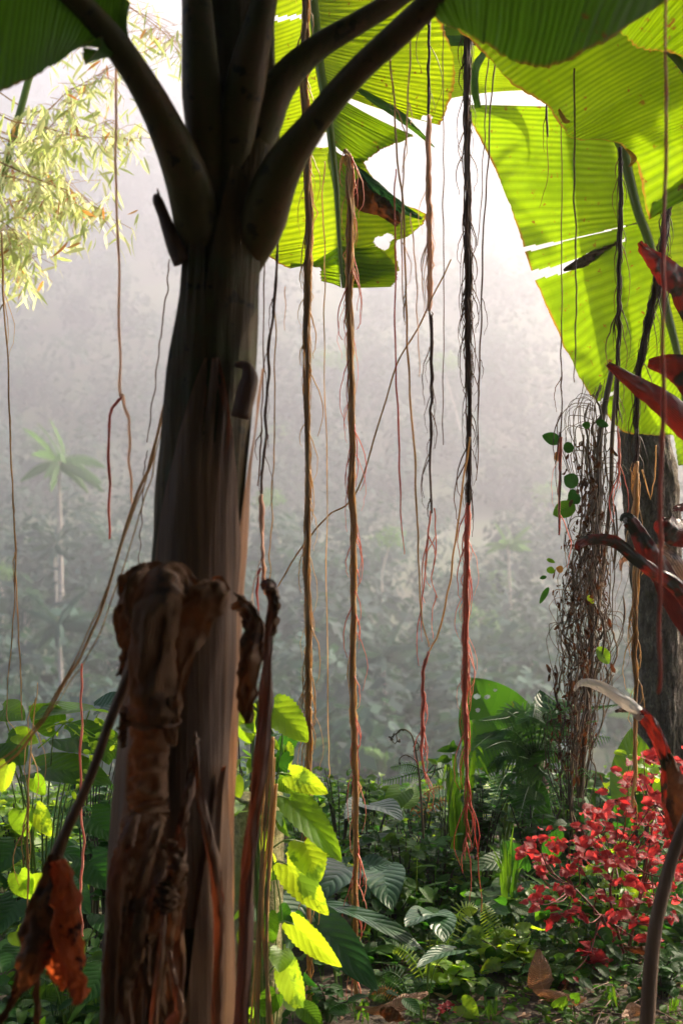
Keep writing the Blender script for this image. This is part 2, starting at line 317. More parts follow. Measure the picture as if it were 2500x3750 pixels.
    def build(s, name, m, parent=None, smooth=True):
        me = bpy.data.meshes.new(name); me.from_pydata([tuple(v) for v in s.v], [], s.f)
        uvl = me.uv_layers.new(name='UVMap')
        li = np.empty(len(me.loops), dtype=np.int32); me.loops.foreach_get('vertex_index', li)
        uvl.data.foreach_set('uv', np.array(s.uv, dtype=np.float32)[li].ravel())
        at = me.attributes.new('lv', 'FLOAT', 'POINT'); at.data.foreach_set('value', np.array(s.lv, dtype=np.float32))
        if smooth: me.polygons.foreach_set('use_smooth', np.ones(len(me.polygons), dtype=bool))
        me.materials.append(m); me.update()
        o = bpy.data.objects.new(name, me); C.objects.link(o)
        if parent:
            o.parent = parent
            q = parent
            off = Vector((0, 0, 0))
            while q: off += q.location; q = q.parent
            o.location = -off
        return o
def tag(o, label=None, cat=None, group=None, kind=None):
    for k, v in (('label', label), ('category', cat), ('group', group), ('kind', kind)):
        if v: o[k] = v
    return o
def thing(name, loc, label, cat, group=None):
    o = bpy.data.objects.new(name, None); C.objects.link(o); o.location = loc; o.empty_display_size = 0.1
    return tag(o, label, cat, group)
def spline(pts, n):
    """smooth curve through points"""
    out = []
    k = len(pts)-1
    for a in range(n+1):
        x = a/n*k; i = min(int(x), k-1); f = x-i
        p0 = pts[max(i-1, 0)]; p1 = pts[i]; p2 = pts[i+1]; p3 = pts[min(i+2, k)]
        out.append(0.5*((2*p1)+(p2-p0)*f+(2*p0-5*p1+4*p2-p3)*f*f+(3*p1-p0-3*p2+p3)*f*f*f))
    return out
def PL(l, d=None): return [P(*q) if len(q) == 3 else P(q[0], q[1], d) for q in l]
# leaf outlines
pf_lance = lambda t: math.sin(math.pi*min(1, t*0.97+0.03)**0.75)**0.9
pf_heart = lambda t: (math.sin(math.pi*(0.10+0.90*t)**0.72)**0.75 if t < 0.995 else 0.0)
pf_oval = lambda t: max(0.0, math.sin(math.pi*min(1.0, t**0.85)))**0.65
pf_strap = lambda t: min(1, t*6+0.3)*(1-max(0, (t-0.6)/0.4)**1.8)
pf_arrow = lambda t: (1-t)**0.85*min(1, 0.55+t*3)+0.0
# ------------------------------------------------------------------ SETTING: ground, hill, haze
def gz(x, y):
    z = 0.03*noise.noise(Vector((x*0.8, y*0.8, 0)))+0.012*noise.noise(Vector((x*4, y*4, 5)))
    z += 0.07*math.exp(-((x-0.85)/0.9)**2-((y-5.3)/0.5)**2)
    e = 8.1+0.25*math.sin(x*0.9)
    if y > e: z -= 0.42*(y-e)**1.15
    return z
def hz(x, y):
    """valley floor and the far hillside"""
    ys = [9, 14, 40, 90, 140, 200, 280, 400, 550, 700, 800, 840, 950, 1400]
    zs = [-0.6, -3.5, -12, -15, -13, -7, 3, 40, 105, 200, 290, 300, 250, 200]
    z = np.interp(y, ys, zs)
    return float(z)+min(1, max(0, (y-60)/300))*(22*noise.noise(Vector((x*0.006, y*0.006, 1)))+7*noise.noise(Vector((x*0.02, y*0.02, 2))))
def slope_d(px, py, h=0.0):
    """distance at which the far slope, raised by h metres, stands behind this photo pixel"""
    tx_, tz_ = (px-1250)/2500*.48, -(py-1875)/3750*.72
    for d in np.arange(60, 840, 4.0):
        if hz(tx_*d, d)+h > CZ+tz_*d: return float(d)
    return 800.0
mb = MB()
xs = np.concatenate([-np.geomspace(900, 6, 26), np.linspace(-5.6, 5.6, 57), np.geomspace(6, 900, 26)])
ysg = np.concatenate([np.linspace(-30, 2, 12), np.linspace(2.2, 10.5, 66), np.geomspace(11, 1400, 80)])
for y in ysg:
    for x in xs:
        z = gz(x, y) if y < 9 else (hz(x, y) if y > 14 else gz(x, 9)*(14-y)/5+hz(x, 14)*(y-9)/5)
        mb.v.append(Vector((x, y, z))); mb.uv.append((x, y)); mb.lv.append(0.5)
nx = len(xs)
ff = [(j*nx+i, j*nx+i+1, (j+1)*nx+i+1, (j+1)*nx+i) for j in range(len(ysg)-1) for i in range(nx-1)]
split = [k for k, y in enumerate(ysg) if y >= 10.4][0]
near = MB(); near.v, near.uv, near.lv = mb.v[:(split+1)*nx], mb.uv[:(split+1)*nx], mb.lv[:(split+1)*nx]
near.f = ff[:split*(nx-1)]
tag(near.build('ground', M['soil']), kind='structure')
far = MB(); far.v, far.uv, far.lv = mb.v[split*nx:], mb.uv[split*nx:], mb.lv[split*nx:]
far.f = [tuple(i-split*nx for i in f) for f in ff[split*(nx-1):]]
tag(far.build('hillside', M['hill']), kind='structure')
# ---- haze: one box of even density
me = bpy.data.meshes.new('haze')
X0, X1, Y0, Y1, Z0, Z1 = -920, 920, -35, 1420, -40, 345
me.from_pydata([(x, y, z) for x in (X0, X1) for y in (Y0, Y1) for z in (Z0, Z1)], [],
               [(0, 1, 3, 2), (4, 6, 7, 5), (0, 4, 5, 1), (2, 3, 7, 6), (0, 2, 6, 4), (1, 5, 7, 3)])
ho = bpy.data.objects.new('haze', me); C.objects.link(ho); tag(ho, kind='stuff')
m, nt, out = mat('haze')
pv = nt.nodes.new('ShaderNodeVolumePrincipled')
pv.inputs['Color'].default_value = (0.885, 0.88, 0.99, 1); pv.inputs['Density'].default_value = 0.0021
pv.inputs['Anisotropy'].default_value = 0.74
nt.links.new(pv.outputs[0], out.inputs['Volume']); me.materials.append(m)
# ------------------------------------------------------------------ far wood on the hillside
def crown(mbs, c, rx, rz, n, size, light=0.5):
    for _ in range(n):
        u = Vector((random.gauss(0, 1), random.gauss(0, 1), random.gauss(0, 1))).normalized()
        r = U(0.55, 1.0)*(1+0.28*noise.noise(u*2.2+c*0.37))
        p = c+Vector((u.x*rx*r, u.y*rx*r, u.z*rz*r))
        nn = (u+Vector((U(-.6, .6), U(-.6, .6), U(0, .8)))).normalized()
        d = nn.orthogonal().normalized(); d = Matrix.Rotation(U(0, 6.28), 3, nn) @ d; e = nn.cross(d)
        s_ = size*U(0.6, 1.3); lv = min(1, max(0, light+U(-.22, .22)))
        b = len(mbs.v)
        for a, q in ((-1, 0), (-.2, -.6), (1, 0), (.2, .6)):
            mbs.v.append(p+d*a*s_+e*q*s_*0.9); mbs.uv.append((.5, .5)); mbs.lv.append(lv)
        mbs.f.append((b, b+1, b+2, b+3))
mb = MB()
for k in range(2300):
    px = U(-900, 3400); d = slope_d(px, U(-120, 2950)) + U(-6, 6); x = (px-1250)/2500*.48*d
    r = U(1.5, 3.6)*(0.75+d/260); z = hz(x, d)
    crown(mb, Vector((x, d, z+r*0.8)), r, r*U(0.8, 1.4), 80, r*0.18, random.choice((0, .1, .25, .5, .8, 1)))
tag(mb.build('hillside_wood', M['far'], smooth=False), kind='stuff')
def bg_tree(px, py, d, wpx, hpx, label, m='farlight', n=650, trunk=True, lt=0.6):
    d = slope_d(px, py+hpx*.75, 1.0); c = P(px, py, d); r = S(wpx, d)/2; rz = S(hpx, d)/2; gzv = hz(c.x, d)-0.5
    t = thing('tree', (c.x, d, gzv), label, 'tree', 'single trees on the hazy hillside')
    b = MB(); k = random.randint(3, 5)
    for q in range(k):
        crown(b, c+Vector((U(-.5, .5)*r, U(-.5, .5)*r, U(-.5, .5)*rz)), r*U(.45, .7), rz*U(.45, .7), n//k, r*0.12, lt)
    b.build('crown', M[m], t, smooth=False)
    b = MB(); b.tube(spline([Vector((c.x+U(-.5, .5), d, gzv)), Vector((c.x+U(-.3, .3), d, (gzv+c.z)/2)), c], 8), [r*0.1*(1-i*0.07) for i in range(9)], 7)
    for q in range(4):
        b.tube(spline([c+Vector((0, 0, -rz*0.6)), c+Vector((U(-.5, .5)*r, U(-.4, .4)*r, U(-.2, .4)*rz))], 3), [r*.05, r*.04, r*.03, r*.015], 5)
    b.build('trunk', M['palebark'], t)
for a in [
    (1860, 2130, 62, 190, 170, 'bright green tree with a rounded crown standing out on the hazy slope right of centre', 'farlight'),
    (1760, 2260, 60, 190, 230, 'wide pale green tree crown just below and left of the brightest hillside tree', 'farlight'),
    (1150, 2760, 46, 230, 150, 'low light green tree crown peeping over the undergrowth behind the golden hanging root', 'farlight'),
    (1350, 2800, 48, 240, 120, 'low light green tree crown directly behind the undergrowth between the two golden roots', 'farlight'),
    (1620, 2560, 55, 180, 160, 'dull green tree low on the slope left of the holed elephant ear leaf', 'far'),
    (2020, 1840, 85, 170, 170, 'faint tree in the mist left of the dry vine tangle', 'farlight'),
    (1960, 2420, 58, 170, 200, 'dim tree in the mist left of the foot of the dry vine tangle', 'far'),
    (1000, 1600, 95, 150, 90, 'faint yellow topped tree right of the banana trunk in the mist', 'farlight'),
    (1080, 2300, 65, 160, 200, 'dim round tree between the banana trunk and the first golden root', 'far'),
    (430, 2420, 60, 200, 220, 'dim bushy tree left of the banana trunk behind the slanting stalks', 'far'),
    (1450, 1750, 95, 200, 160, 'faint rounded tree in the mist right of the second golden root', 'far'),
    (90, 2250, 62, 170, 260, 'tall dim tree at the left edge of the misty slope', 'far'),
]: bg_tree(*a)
# slender bare trunks that catch the light in the mist
for i, (x0, y0, x1, y1, d, lab) in enumerate([
    (1170, 1330, 1210, 1530, 90, 'thin pale leaning trunk in the mist just right of the first golden root'),
    (1260, 1330, 1245, 1530, 88, 'thin pale trunk in the mist just left of the second golden root'),
    (1620, 1340, 1700, 1640, 80, 'long pale leaning trunk in the mist left of the red hanging root'),
    (985, 1850, 1035, 2050, 75, 'pale crooked trunk in the mist between banana trunk and first golden root'),
    (1425, 2000, 1400, 2200, 70, 'short pale trunk in the mist low between the second golden root and the thin roots'),
    (0, 2130, 12, 2270, 62, 'short pale trunk at the very left edge of the misty slope')]):
    d = slope_d(x1, y1, 3.0); a, b_ = P(x0, y0, d), P(x1, y1, d)
    t = thing('bare_tree', (b_.x, d, hz(b_.x, d)), lab, 'tree', 'bare pale trunks in the mist')
    b = MB(); r = S(4, d)
    b.tube(spline([Vector((b_.x, d, min(hz(b_.x, d), b_.z-2)-.5)), b_, (a+b_)/2+Vector((U(-.5, .5), 0, 0)), a], 10), [r*(1.3-0.08*i) for i in range(11)], 6)
    b.build('trunk', M['palebark'], t)
    b = MB(); crown(b, a+Vector((0, 0, 1)), d*.012, d*.008, 160, d*.002, 0.7); b.build('crown', M['farlight'], t, smooth=False)
# ------------------------------------------------------------------ palms in the valley
def frond_palm(b, p0, az, L, up, drop):
    d = Vector((math.cos(az)*math.cos(up), math.sin(az)*math.cos(up), math.sin(up)))
    pts = [p0.copy()]; n = 18; dd = d.copy()
    for i in range(n):
        dd = (dd+Vector((0, 0, -drop/n))).normalized(); pts.append(pts[-1]+dd*L/n)
    b.tube(pts, [L*0.008*(1-i/(n+2)) for i in range(n+1)], 4, lv=0.9)
    sd = d.cross(Vector((0, 0, 1))).normalized()
    for i in range(2, n+1):
        for s_ in (-1, 1):
            for h in (0, .5):
                q = pts[i].lerp(pts[max(0, i-1)], h); t = i/n
                ll = L*0.28*math.sin(math.pi*(0.15+0.8*t))
                b.blade(q, sd*s_*0.8+(pts[i]-pts[i-1]).normalized()*0.6+Vector((0, 0, -0.45)), Vector((0, 0, 1)), ll, L*0.022, pf_strap, 0.9, 0, 3, 1, lv=U(0.2, 1))
def palm(px, py, bpy_, Lpx, lab, n=17, m='farlight'):
    d = slope_d(px, bpy_)
    top = P(px, py, d); L = S(Lpx, d); z0 = hz(top.x, d)
    z0 = min(z0, top.z-L*1.2)
    t = thing('palm_tree', (top.x, d, z0), lab, 'palm tree', 'palms in the hazy valley')
    b = MB(); b.tube(spline([Vector((top.x+0.4, d, z0-.5)), Vector((top.x+0.2, d, (z0+top.z)/2)), top], 12), [L*0.045*(1.2-0.03*i) for i in range(13)], 8)
    b.build('trunk', M['palebark'], t)
    for i in range(n):
        b = MB(); u = U(-0.15, 1.35)
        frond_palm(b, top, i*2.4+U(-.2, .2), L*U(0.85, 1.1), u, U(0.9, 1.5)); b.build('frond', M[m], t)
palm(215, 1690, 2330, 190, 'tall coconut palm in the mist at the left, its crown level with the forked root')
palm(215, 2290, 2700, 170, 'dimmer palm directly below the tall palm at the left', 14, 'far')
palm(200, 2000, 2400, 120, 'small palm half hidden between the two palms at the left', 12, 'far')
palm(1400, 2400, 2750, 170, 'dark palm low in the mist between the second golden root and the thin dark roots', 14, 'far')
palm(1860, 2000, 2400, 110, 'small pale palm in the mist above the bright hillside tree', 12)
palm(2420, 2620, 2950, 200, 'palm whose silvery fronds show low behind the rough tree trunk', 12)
# ------------------------------------------------------------------ FOREGROUND BANANA PLANT
DA = 3.2
prof = [(-500, 700, 985), (-200, 668, 1010), (0, 662, 1018), (250, 690, 1020), (430, 697, 1030), (560, 680, 1040), (660, 655, 1020), (750, 650, 1000), (900, 652, 968), (1100, 640, 955),
        (1350, 612, 932), (1700, 585, 905), (2000, 568, 888), (2200, 550, 878), (2500, 505, 865), (2800, 470, 850), (3100, 440, 846),
        (3400, 420, 842), (3750, 400, 838), (4150, 370, 850), (4330, 350, 880), (4760, 300, 920)]
basex = P(600, 4150, DA)
A = thing('banana_plant', (basex.x, DA, 0.0), 'big banana plant with a dark brown trunk and withered leaves in the near foreground', 'banana plant')
def trunk_ring(py, l, r, extra=0.0, th=None):
    c = P((l+r)/2, py, DA); a = S((r-l)/2, DA)+extra
    return c, a
def tprof(z):
    """centre and radius of the trunk at height z"""
    py = (CZ-z)/DA/0.72*3750+1875
    ys_ = [p[0] for p in prof]
    l = np.interp(py, ys_, [p[1] for p in prof]); r = np.interp(py, ys_, [p[2] for p in prof])
    return P((l+r)/2, py, DA), S((r-l)/2, DA)
b = MB(); nr, nc = 170, 72
zt, zb = P(0, -500, DA).z, -0.03
for i in range(nr+1):
    z = zt+(zb-zt)*i/nr; c, a = tprof(z)
    for j in range(nc):
        th = 2*math.pi*j/nc
        # overlapping sheath edges: a few steps winding slowly round the stem
        st = 0
        for k in range(4):
            ph = (th+k*1.65+z*0.22+0.25*math.sin(z*2+k)) % (2*math.pi)
            st += 0.012*math.exp(-ph*1.6)
        rr = a*(0.97)+st-0.012+0.004*noise.noise(Vector((th*3, z*1.2, 0)))
        b.v.append(c+Vector((math.cos(th)*rr, math.sin(th)*rr, 0))); b.uv.append((j/nc, i/nr)); b.lv.append(0.35+0.6*abs(noise.noise(Vector((math.cos(th)*1.5, math.sin(th)*1.5, z*0.7)))))
for i in range(nr):
    for j in range(nc):
        q = (j+1) % nc
        b.f.append((i*nc+j, (i+1)*nc+j, (i+1)*nc+q, i*nc+q))
b.build('trunk', M['stem'], A)
def shell(z0, z1, thc, thw, off=0.01, point=0.25, flare=0.0, n=30, m_=18, name='leaf_sheath', mm='sheath', tear=0.02):
    """a leaf sheath hugging the trunk from height z0 up to z1, narrowing to a torn point"""
    b = MB(); rows = []
    for i in range(n+1):
        t = i/n; z = z0+(z1-z0)*t
        wd = thw*(1-max(0, (t-(1-point))/point)**1.4*0.85)
        row = []
        c, a = tprof(z)
        for j in range(m_+1):
            q = j/m_*2-1; th = thc+q*wd
            rr = a+off+flare*t**4+0.006*noise.noise(Vector((th*4, z*6, off*50)))+tear*noise.noise(Vector((th*9, z*2, 3)))*(t**6)
            b.v.append(c+Vector((math.cos(th)*rr, math.sin(th)*rr, 0))); b.uv.append((j/m_, t*0.5)); b.lv.append(0.3+0.4*t)
    for i in range(n):
        for j in range(m_):
            k = i*(m_+1)+j; b.f.append((k, k+1, k+m_+2, k+m_+1))
    return b.build(name, M[mm], A)
F_ = -math.pi/2
shell(0.85, P(0, 1330, DA).z, F_+0.1, 1.0, 0.012, 0.35)
shell(-0.02, P(0, 1350, DA).z, 0.0, 0.62, 0.006, 0.25, 0.012, mm='sheath_sunlit')  # right-hand shell wears the painted sunlit tone
shell(-0.02, P(0, 2150, DA).z, F_-0.9, 0.9, 0.02, 0.3, 0.02)
shell(-0.02, P(0, 2780, DA).z, F_+0.85, 0.55, 0.022, 0.5, 0.0)
shell(1.2, P(0, 760, DA).z, F_-0.5, 0.7, 0.01, 0.6, mm='stem')
shell(1.6, P(0, 350, DA).z, F_+0.5, 0.8, 0.008, 0.6, mm='stem')
def chan_tube(pts, rad, n=12, mm='stalk', name='leaf_stalk', parent=None, flat=0.75):
    b = MB(); b.tube(pts, rad, n, lv=0.5); return b.build(name, M[mm], parent or A)
def stalk(px_pts, wpx, d=None, n=26, **k):
    pts = spline([P(*q) if len(q) == 3 else P(q[0], q[1], d) for q in px_pts], n)
    rad = [S(np.interp(i/n, np.linspace(0, 1, len(wpx)), wpx)/2, pts[i].y) for i in range(n+1)]
    return chan_tube(pts, rad, **k)
# left stalk, right lower stalk, right upper stalk, plus the rolled heart leaf going up
sL = stalk([(775, 1180, 3.27), (760, 1000, 3.21), (730, 840, 3.14), (680, 640, 3.07), (590, 430, 3.02), (500, 270, 2.98), (390, 120, 2.95), (230, -40, 2.92), (0, -200, 2.9)], [30, 120, 180, 165, 128, 110, 105, 90, 60])
sR = stalk([(850, 1180, 3.27), (885, 1000, 3.21), (955, 820, 3.13), (1030, 620, 3.05), (1150, 450, 3.0), (1300, 270, 2.96), (1450, 130, 2.93), (1620, -30, 2.9), (1850, -220, 2.86)], [30, 120, 180, 150, 105, 95, 100, 95, 70])
sM = stalk([(880, 800, 3.16), (960, 450, 3.13), (1040, 290, 3.12), (1160, 175, 3.12), (1300, 90, 3.12), (1430, 10, 3.13), (1600, -120, 3.15), (1800, -300, 3.2)], [70, 150, 120, 95, 85, 80, 70, 50])
sU = stalk([(840, 900, 3.22), (850, 650, 3.13), (900, 300, 3.06), (960, 40, 3.04), (1000, -200, 3.05), (1050, -500, 3.1)], [30, 120, 150, 100, 80, 60])
sV = stalk([(780, 950, 3.22), (770, 700, 3.13), (740, 350, 3.07), (720, 0, 3.07), (690, -400, 3.1)], [30, 120, 150, 110, 80])
# blades
b = MB()
mid = PL([(560, 300, 3.0), (460, 190, 2.97), (370, 90, 2.95), (230, -40, 2.92), (80, -150, 2.9), (-150, -250, 2.9)])
b.panel(mid, PL([(420, 330), (340, 330), (200, 250), (110, 300), (30, 355), (-180, 400)], 2.9) if 0 else
        PL([(345, 130, 2.93), (330, 195, 2.91), (250, 225, 2.9), (160, 285, 2.88), (25, 358, 2.86), (-250, 420, 2.85)]), 90, 14, 0.03, npl=20)
b.panel(mid, PL([(400, 50, 2.96), (425, 0, 2.97), (400, -120, 2.98), (300, -260, 3.0), (150, -380, 3.0), (-100, -450, 3.0)]), 90, 14, 0.03, npl=20, flip=-1)
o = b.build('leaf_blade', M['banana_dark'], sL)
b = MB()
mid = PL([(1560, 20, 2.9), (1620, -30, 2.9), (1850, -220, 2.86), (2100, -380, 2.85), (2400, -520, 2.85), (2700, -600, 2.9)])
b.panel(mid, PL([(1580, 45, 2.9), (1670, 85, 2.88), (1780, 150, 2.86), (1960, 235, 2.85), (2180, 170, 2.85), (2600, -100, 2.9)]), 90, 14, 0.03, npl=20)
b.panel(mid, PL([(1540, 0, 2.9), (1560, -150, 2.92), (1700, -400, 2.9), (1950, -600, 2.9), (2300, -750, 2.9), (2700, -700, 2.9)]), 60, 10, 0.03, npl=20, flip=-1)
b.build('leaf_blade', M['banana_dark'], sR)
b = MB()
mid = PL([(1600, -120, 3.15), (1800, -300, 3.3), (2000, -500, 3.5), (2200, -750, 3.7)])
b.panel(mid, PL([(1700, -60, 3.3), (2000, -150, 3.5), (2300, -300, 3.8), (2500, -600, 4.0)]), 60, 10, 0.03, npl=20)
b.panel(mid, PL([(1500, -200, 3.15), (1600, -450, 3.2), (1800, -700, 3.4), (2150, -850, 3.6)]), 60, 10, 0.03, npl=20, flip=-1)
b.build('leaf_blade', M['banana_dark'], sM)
# broken stub on the left side
stalk([(668, 960), (640, 900), (600, 790), (578, 735), (570, 712)], [70, 62, 42, 40, 16], 3.12, 14, mm='sheath', name='broken_stalk')
stalk([(590, 760), (583, 720), (576, 690)], [20, 12, 4], 3.12, 5, mm='sheath', name='broken_stalk')
# sheath stub on the right
stalk([(880, 1530), (905, 1430), (915, 1380), (900, 1340), (860, 1335)], [70, 72, 60, 40, 16], 3.08, 14, mm='sheath', name='broken_stalk')
# withered leaves
def ribbon(pts, wid, curl=1.6, n=60, m_=16, crump=0.012, mm='dry', name='withered_leaf', parent=None, twist=0.0, seed=0, rag=0.12, face=None, build=True):
    b = MB(); sp = spline(PL(pts), n)
    for i in range(n+1):
        t = i/n; p = sp[i]
        tg = (sp[min(n, i+1)]-sp[max(0, i-1)]).normalized()
        view = Vector(face) if face else Vector((0, -1, 0))
        side = tg.cross(view).normalized(); nn = side.cross(tg).normalized()
        a0 = twist*t; side, nn = side*math.cos(a0)+nn*math.sin(a0), nn*math.cos(a0)-side*math.sin(a0)
        wpx = float(np.interp(t, np.linspace(0, 1, len(wid)), wid)); hw = S(wpx, p.y)/2
        hw *= 1+rag*noise.noise(Vector((t*14, seed, 0)))+rag*.6*noise.noise(Vector((t*40, seed, 5)))
        cu = curl*(0.8+0.5*noise.noise(Vector((t*4, seed, 2))))
        for j in range(m_+1):
            q = j/m_*2-1; ang = q*cu
            rad = hw/max(math.sin(min(cu, 1.5)), 0.2)
            if cu < 1.57: off = side*(rad*math.sin(ang))+nn*(rad*(math.cos(ang)-math.cos(cu)))
            else: off = side*(hw*math.sin(ang))+nn*(hw*(math.cos(ang)))
            pp = p+off
            nz = noise.noise(Vector((q*2.3+seed, t*11, seed)))+0.5*noise.noise(Vector((q*6+seed, t*26, seed)))
            pp = pp+nn*nz*crump*2+side*nz*crump*0.7
            b.v.append(pp); b.uv.append((j/m_, t*2)); b.lv.append(min(1, max(0, 0.5+0.5*nz)))
    for i in range(n):
        for j in range(m_):
            k = i*(m_+1)+j; b.f.append((k, k+1, k+m_+2, k+m_+1))
    return b.build(name, M[mm], parent or A) if build else b
d = 3.0
ribbon([(650, 2140, d), (560, 2110, 2.96), (500, 2150, 2.92), (475, 2260, 2.9), (470, 2400, 2.92), (450, 2470, 2.95)], [60, 110, 130, 110, 60, 30], 1.2, seed=1, crump=0.009)
ribbon([(700, 2190, d), (640, 2130, 2.93), (590, 2180, 2.88), (560, 2350, 2.86), (560, 2550, 2.86), (560, 2640, 2.88)], [70, 150, 170, 180, 170, 215], 1.3, seed=2, crump=0.007)
ribbon([(760, 2180, d), (800, 2150, 2.93), (760, 2200, 2.9), (690, 2300, 2.9), (640, 2450, 2.88), (620, 2600, 2.87), (640, 2730, 2.9)], [40, 90, 140, 150, 120, 90, 10], 1.1, seed=3, crump=.008)
ribbon([(560, 2620, 2.9), (545, 2760, 2.9), (540, 2900, 2.89), (545, 2980, 2.88)], [150, 145, 150, 150], 1.45, seed=4, rag=0.04, crump=0.006)
ribbon([(480, 2600, 2.88), (460, 2650, 2.87), (450, 2740, 2.87)], [70, 40, 8], 1.0, 20, 8, seed=5)
ribbon([(545, 2960, 2.92), (510, 3060, 2.9), (490, 3180, 2.9), (480, 3300, 2.9), (480, 3420, 2.9)], [150, 150, 140, 110, 30], 1.3, 60, 18, seed=6, crump=0.005, rag=.2)
for k in range(15):
    x0 = 415+k*15+U(-10, 10); y0 = U(2960, 3260); dd_ = 2.84+U(0, .08); y1 = U(3560, 3950)
    ribbon([(min(600, x0+60), y0, dd_+.03), (x0+20, y0+110, dd_), (x0+U(-20, 10), y0+260, dd_), (x0+U(-45, 25), (y0+y1)/2+90, dd_), (x0+U(-60, 30)-(7-k)*3, y1, dd_)],
           [U(16, 40), U(40, 70), U(40, 76), U(30, 66), U(3, 26)], U(.9, 1.6), 56, 9, U(.002, .006), random.choice(('dry', 'dry', 'sheath', 'rust')) if k % 5 == 0 else random.choice(('dry', 'sheath')), seed=100+k, rag=.28)
ribbon([(575, 3010, 2.86), (550, 3100, 2.82), (520, 3220, 2.8), (505, 3340, 2.8)], [60, 50, 46, 36], 1.7, 30, 10, seed=7, rag=.05, crump=0.005)
ribbon([(620, 3080, 2.86), (650, 3180, 2.83), (600, 3300, 2.82), (560, 3420, 2.84)], [40, 80, 70, 30], 1.3, 30, 10, seed=8)
ribbon([(610, 3230, 2.82), (620, 3300, 2.8), (600, 3350, 2.8)], [60, 70, 20], 1.4, 24, 10, seed=9)
ribbon([(600, 3350, 2.8), (590, 3500, 2.78), (570, 3650, 2.78), (560, 3800, 2.78)], [20, 24, 28, 34], 1.7, 24, 8, seed=10, rag=.03, crump=0.002, mm='sheath')
ribbon([(620, 3480, 2.8), (640, 3600, 2.78), (660, 3700, 2.78), (620, 3760, 2.78)], [14, 26, 40, 60], 1.5, 24, 8, seed=11, rag=.05, crump=0.003, mm='sheath')
# twisting dry strips on the trunk itself
ribbon([(715, 2680, 3.0), (730, 2900, 2.97), (770, 3080, 2.95), (800, 3300, 2.95), (800, 3550, 2.95), (790, 3800, 2.95)], [10, 26, 40, 44, 36, 40], 1.6, 50, 8, seed=13, rag=.1, crump=0.004, mm='sheath')
ribbon([(720, 2700, 3.0), (690, 2900, 2.97), (660, 3100, 2.95), (650, 3400, 2.95), (640, 3800, 2.95)], [12, 30, 40, 60, 80], 1.3, 50, 8, seed=14, mm='sheath')
ribbon([(860, 2220, 3.1), (905, 2230, 3.05), (930, 2300, 3.02), (915, 2420, 3.0), (905, 2550, 3.0), (910, 2650, 3.0)], [30, 60, 80, 90, 70, 30], 1.2, 40, 12, seed=15)
# slanting stalk with its withered tip at lower left
sA = stalk([(500, 2380), (460, 2500), (400, 2650), (330, 2850), (240, 3050), (190, 3180)], [46, 40, 36, 34, 40, 60], 2.9, 24, mm='sheath', name='withered_stalk')
ribbon([(205, 3130, 2.88), (180, 3280, 2.86), (150, 3420, 2.85), (110, 3540, 2.84), (60, 3640, 2.84), (0, 3740, 2.84), (-40, 3800, 2.84)], [36, 130, 170, 110, 30, 20, 16], 1.3, 50, 14, seed=16, parent=sA, crump=0.012)
ribbon([(215, 3150, 2.84), (240, 3280, 2.83), (245, 3400, 2.82), (270, 3560, 2.82), (290, 3640, 2.82), (285, 3680, 2.82)], [40, 100, 110, 80, 60, 6], 1.2, 50, 14, seed=17, parent=sA, crump=0.012, mm='rust')
ribbon([(180, 3400, 2.85), (200, 3520, 2.84), (240, 3620, 2.84)], [90, 80, 20], 1.0, 24, 10, seed=18, parent=sA, crump=0.012, mm='rust')
ribbon([(140, 3450, 2.87), (135, 3600, 2.86), (140, 3800, 2.86)], [30, 22, 24], 1.6, 24, 8, seed=19, parent=sA, crump=0.004)
# dark strip hanging right of the trunk
dS = 3.05
ribbon([(955, 2150, dS), (985, 2140, dS), (1000, 2200, dS), (985, 2320, dS), (975, 2500, dS), (965, 2700, dS), (935, 2950, dS), (905, 3200, dS), (900, 3450, dS), (880, 3800, dS)],
       [20, 44, 44, 34, 46, 58, 54, 46, 56, 60], 1.5, 90, 12, seed=20, rag=.12, crump=0.005, mm='drydark')
ribbon([(990, 2150, 3.03), (1010, 2200, 3.02), (1005, 2330, 3.02)], [20, 30, 4], 1.2, 24, 8, seed=21, parent=A)
ribbon([(880, 2180, 3.08), (900, 2230, 3.06), (945, 2330, 3.05), (965, 2420, 3.05)], [20, 30, 40, 30], 1.3, 24, 8, seed=22, parent=A)
# ------------------------------------------------------------------ BANANA PLANT behind (centre leaves)
DB = 5.8
def rib(pts, wpx, d, parent, n=40, mm='midrib'):
    q = spline([P(*p) if len(p) == 3 else P(p[0], p[1], d) for p in pts], n)
    b = MB(); b.tube(q, [S(np.interp(i/n, np.linspace(0, 1, len(wpx)), wpx)/2, q[i].y) for i in range(n+1)], 8, lv=0.5)
    return b.build('midrib', M[mm], parent)
B = thing('banana_plant', (P(760, 0, 6.1).x, 6.1, 0), 'banana plant half hidden behind the big trunk, its torn backlit leaf hanging beside it', 'banana plant', 'banana plants further back')
b = MB(); bx = P(760, 0, 6.1).x
b.tube(spline([Vector((bx, 6.1, -.05)), Vector((bx, 6.1, 1.5)), Vector((bx+.05, 6.1, 3.0)), Vector((bx+.1, 6.1, 4.3))], 20), [0.11-0.003*i for i in range(21)], 16)
b.build('trunk', M['stem'], B)
def ell(cx, cy, rx, ry, rot=0.0):
    c, s_ = math.cos(rot), math.sin(rot)
    return lambda x, y: (((x-cx)*c+(y-cy)*s_)/rx)**2+((-(x-cx)*s_+(y-cy)*c)/ry)**2 < 1
def slit(x0, y0, x1, y1, w0, w1):
    L2 = (x1-x0)**2+(y1-y0)**2
    def f(x, y):
        t = ((x-x0)*(x1-x0)+(y-y0)*(y1-y0))/L2
        if t < -0.02 or t > 1: return False
        dx, dy = x-(x0+t*(x1-x0)), y-(y0+t*(y1-y0))
        return math.hypot(dx, dy) < w0+(w1-w0)*t
    return f
b = MB(); d = DB
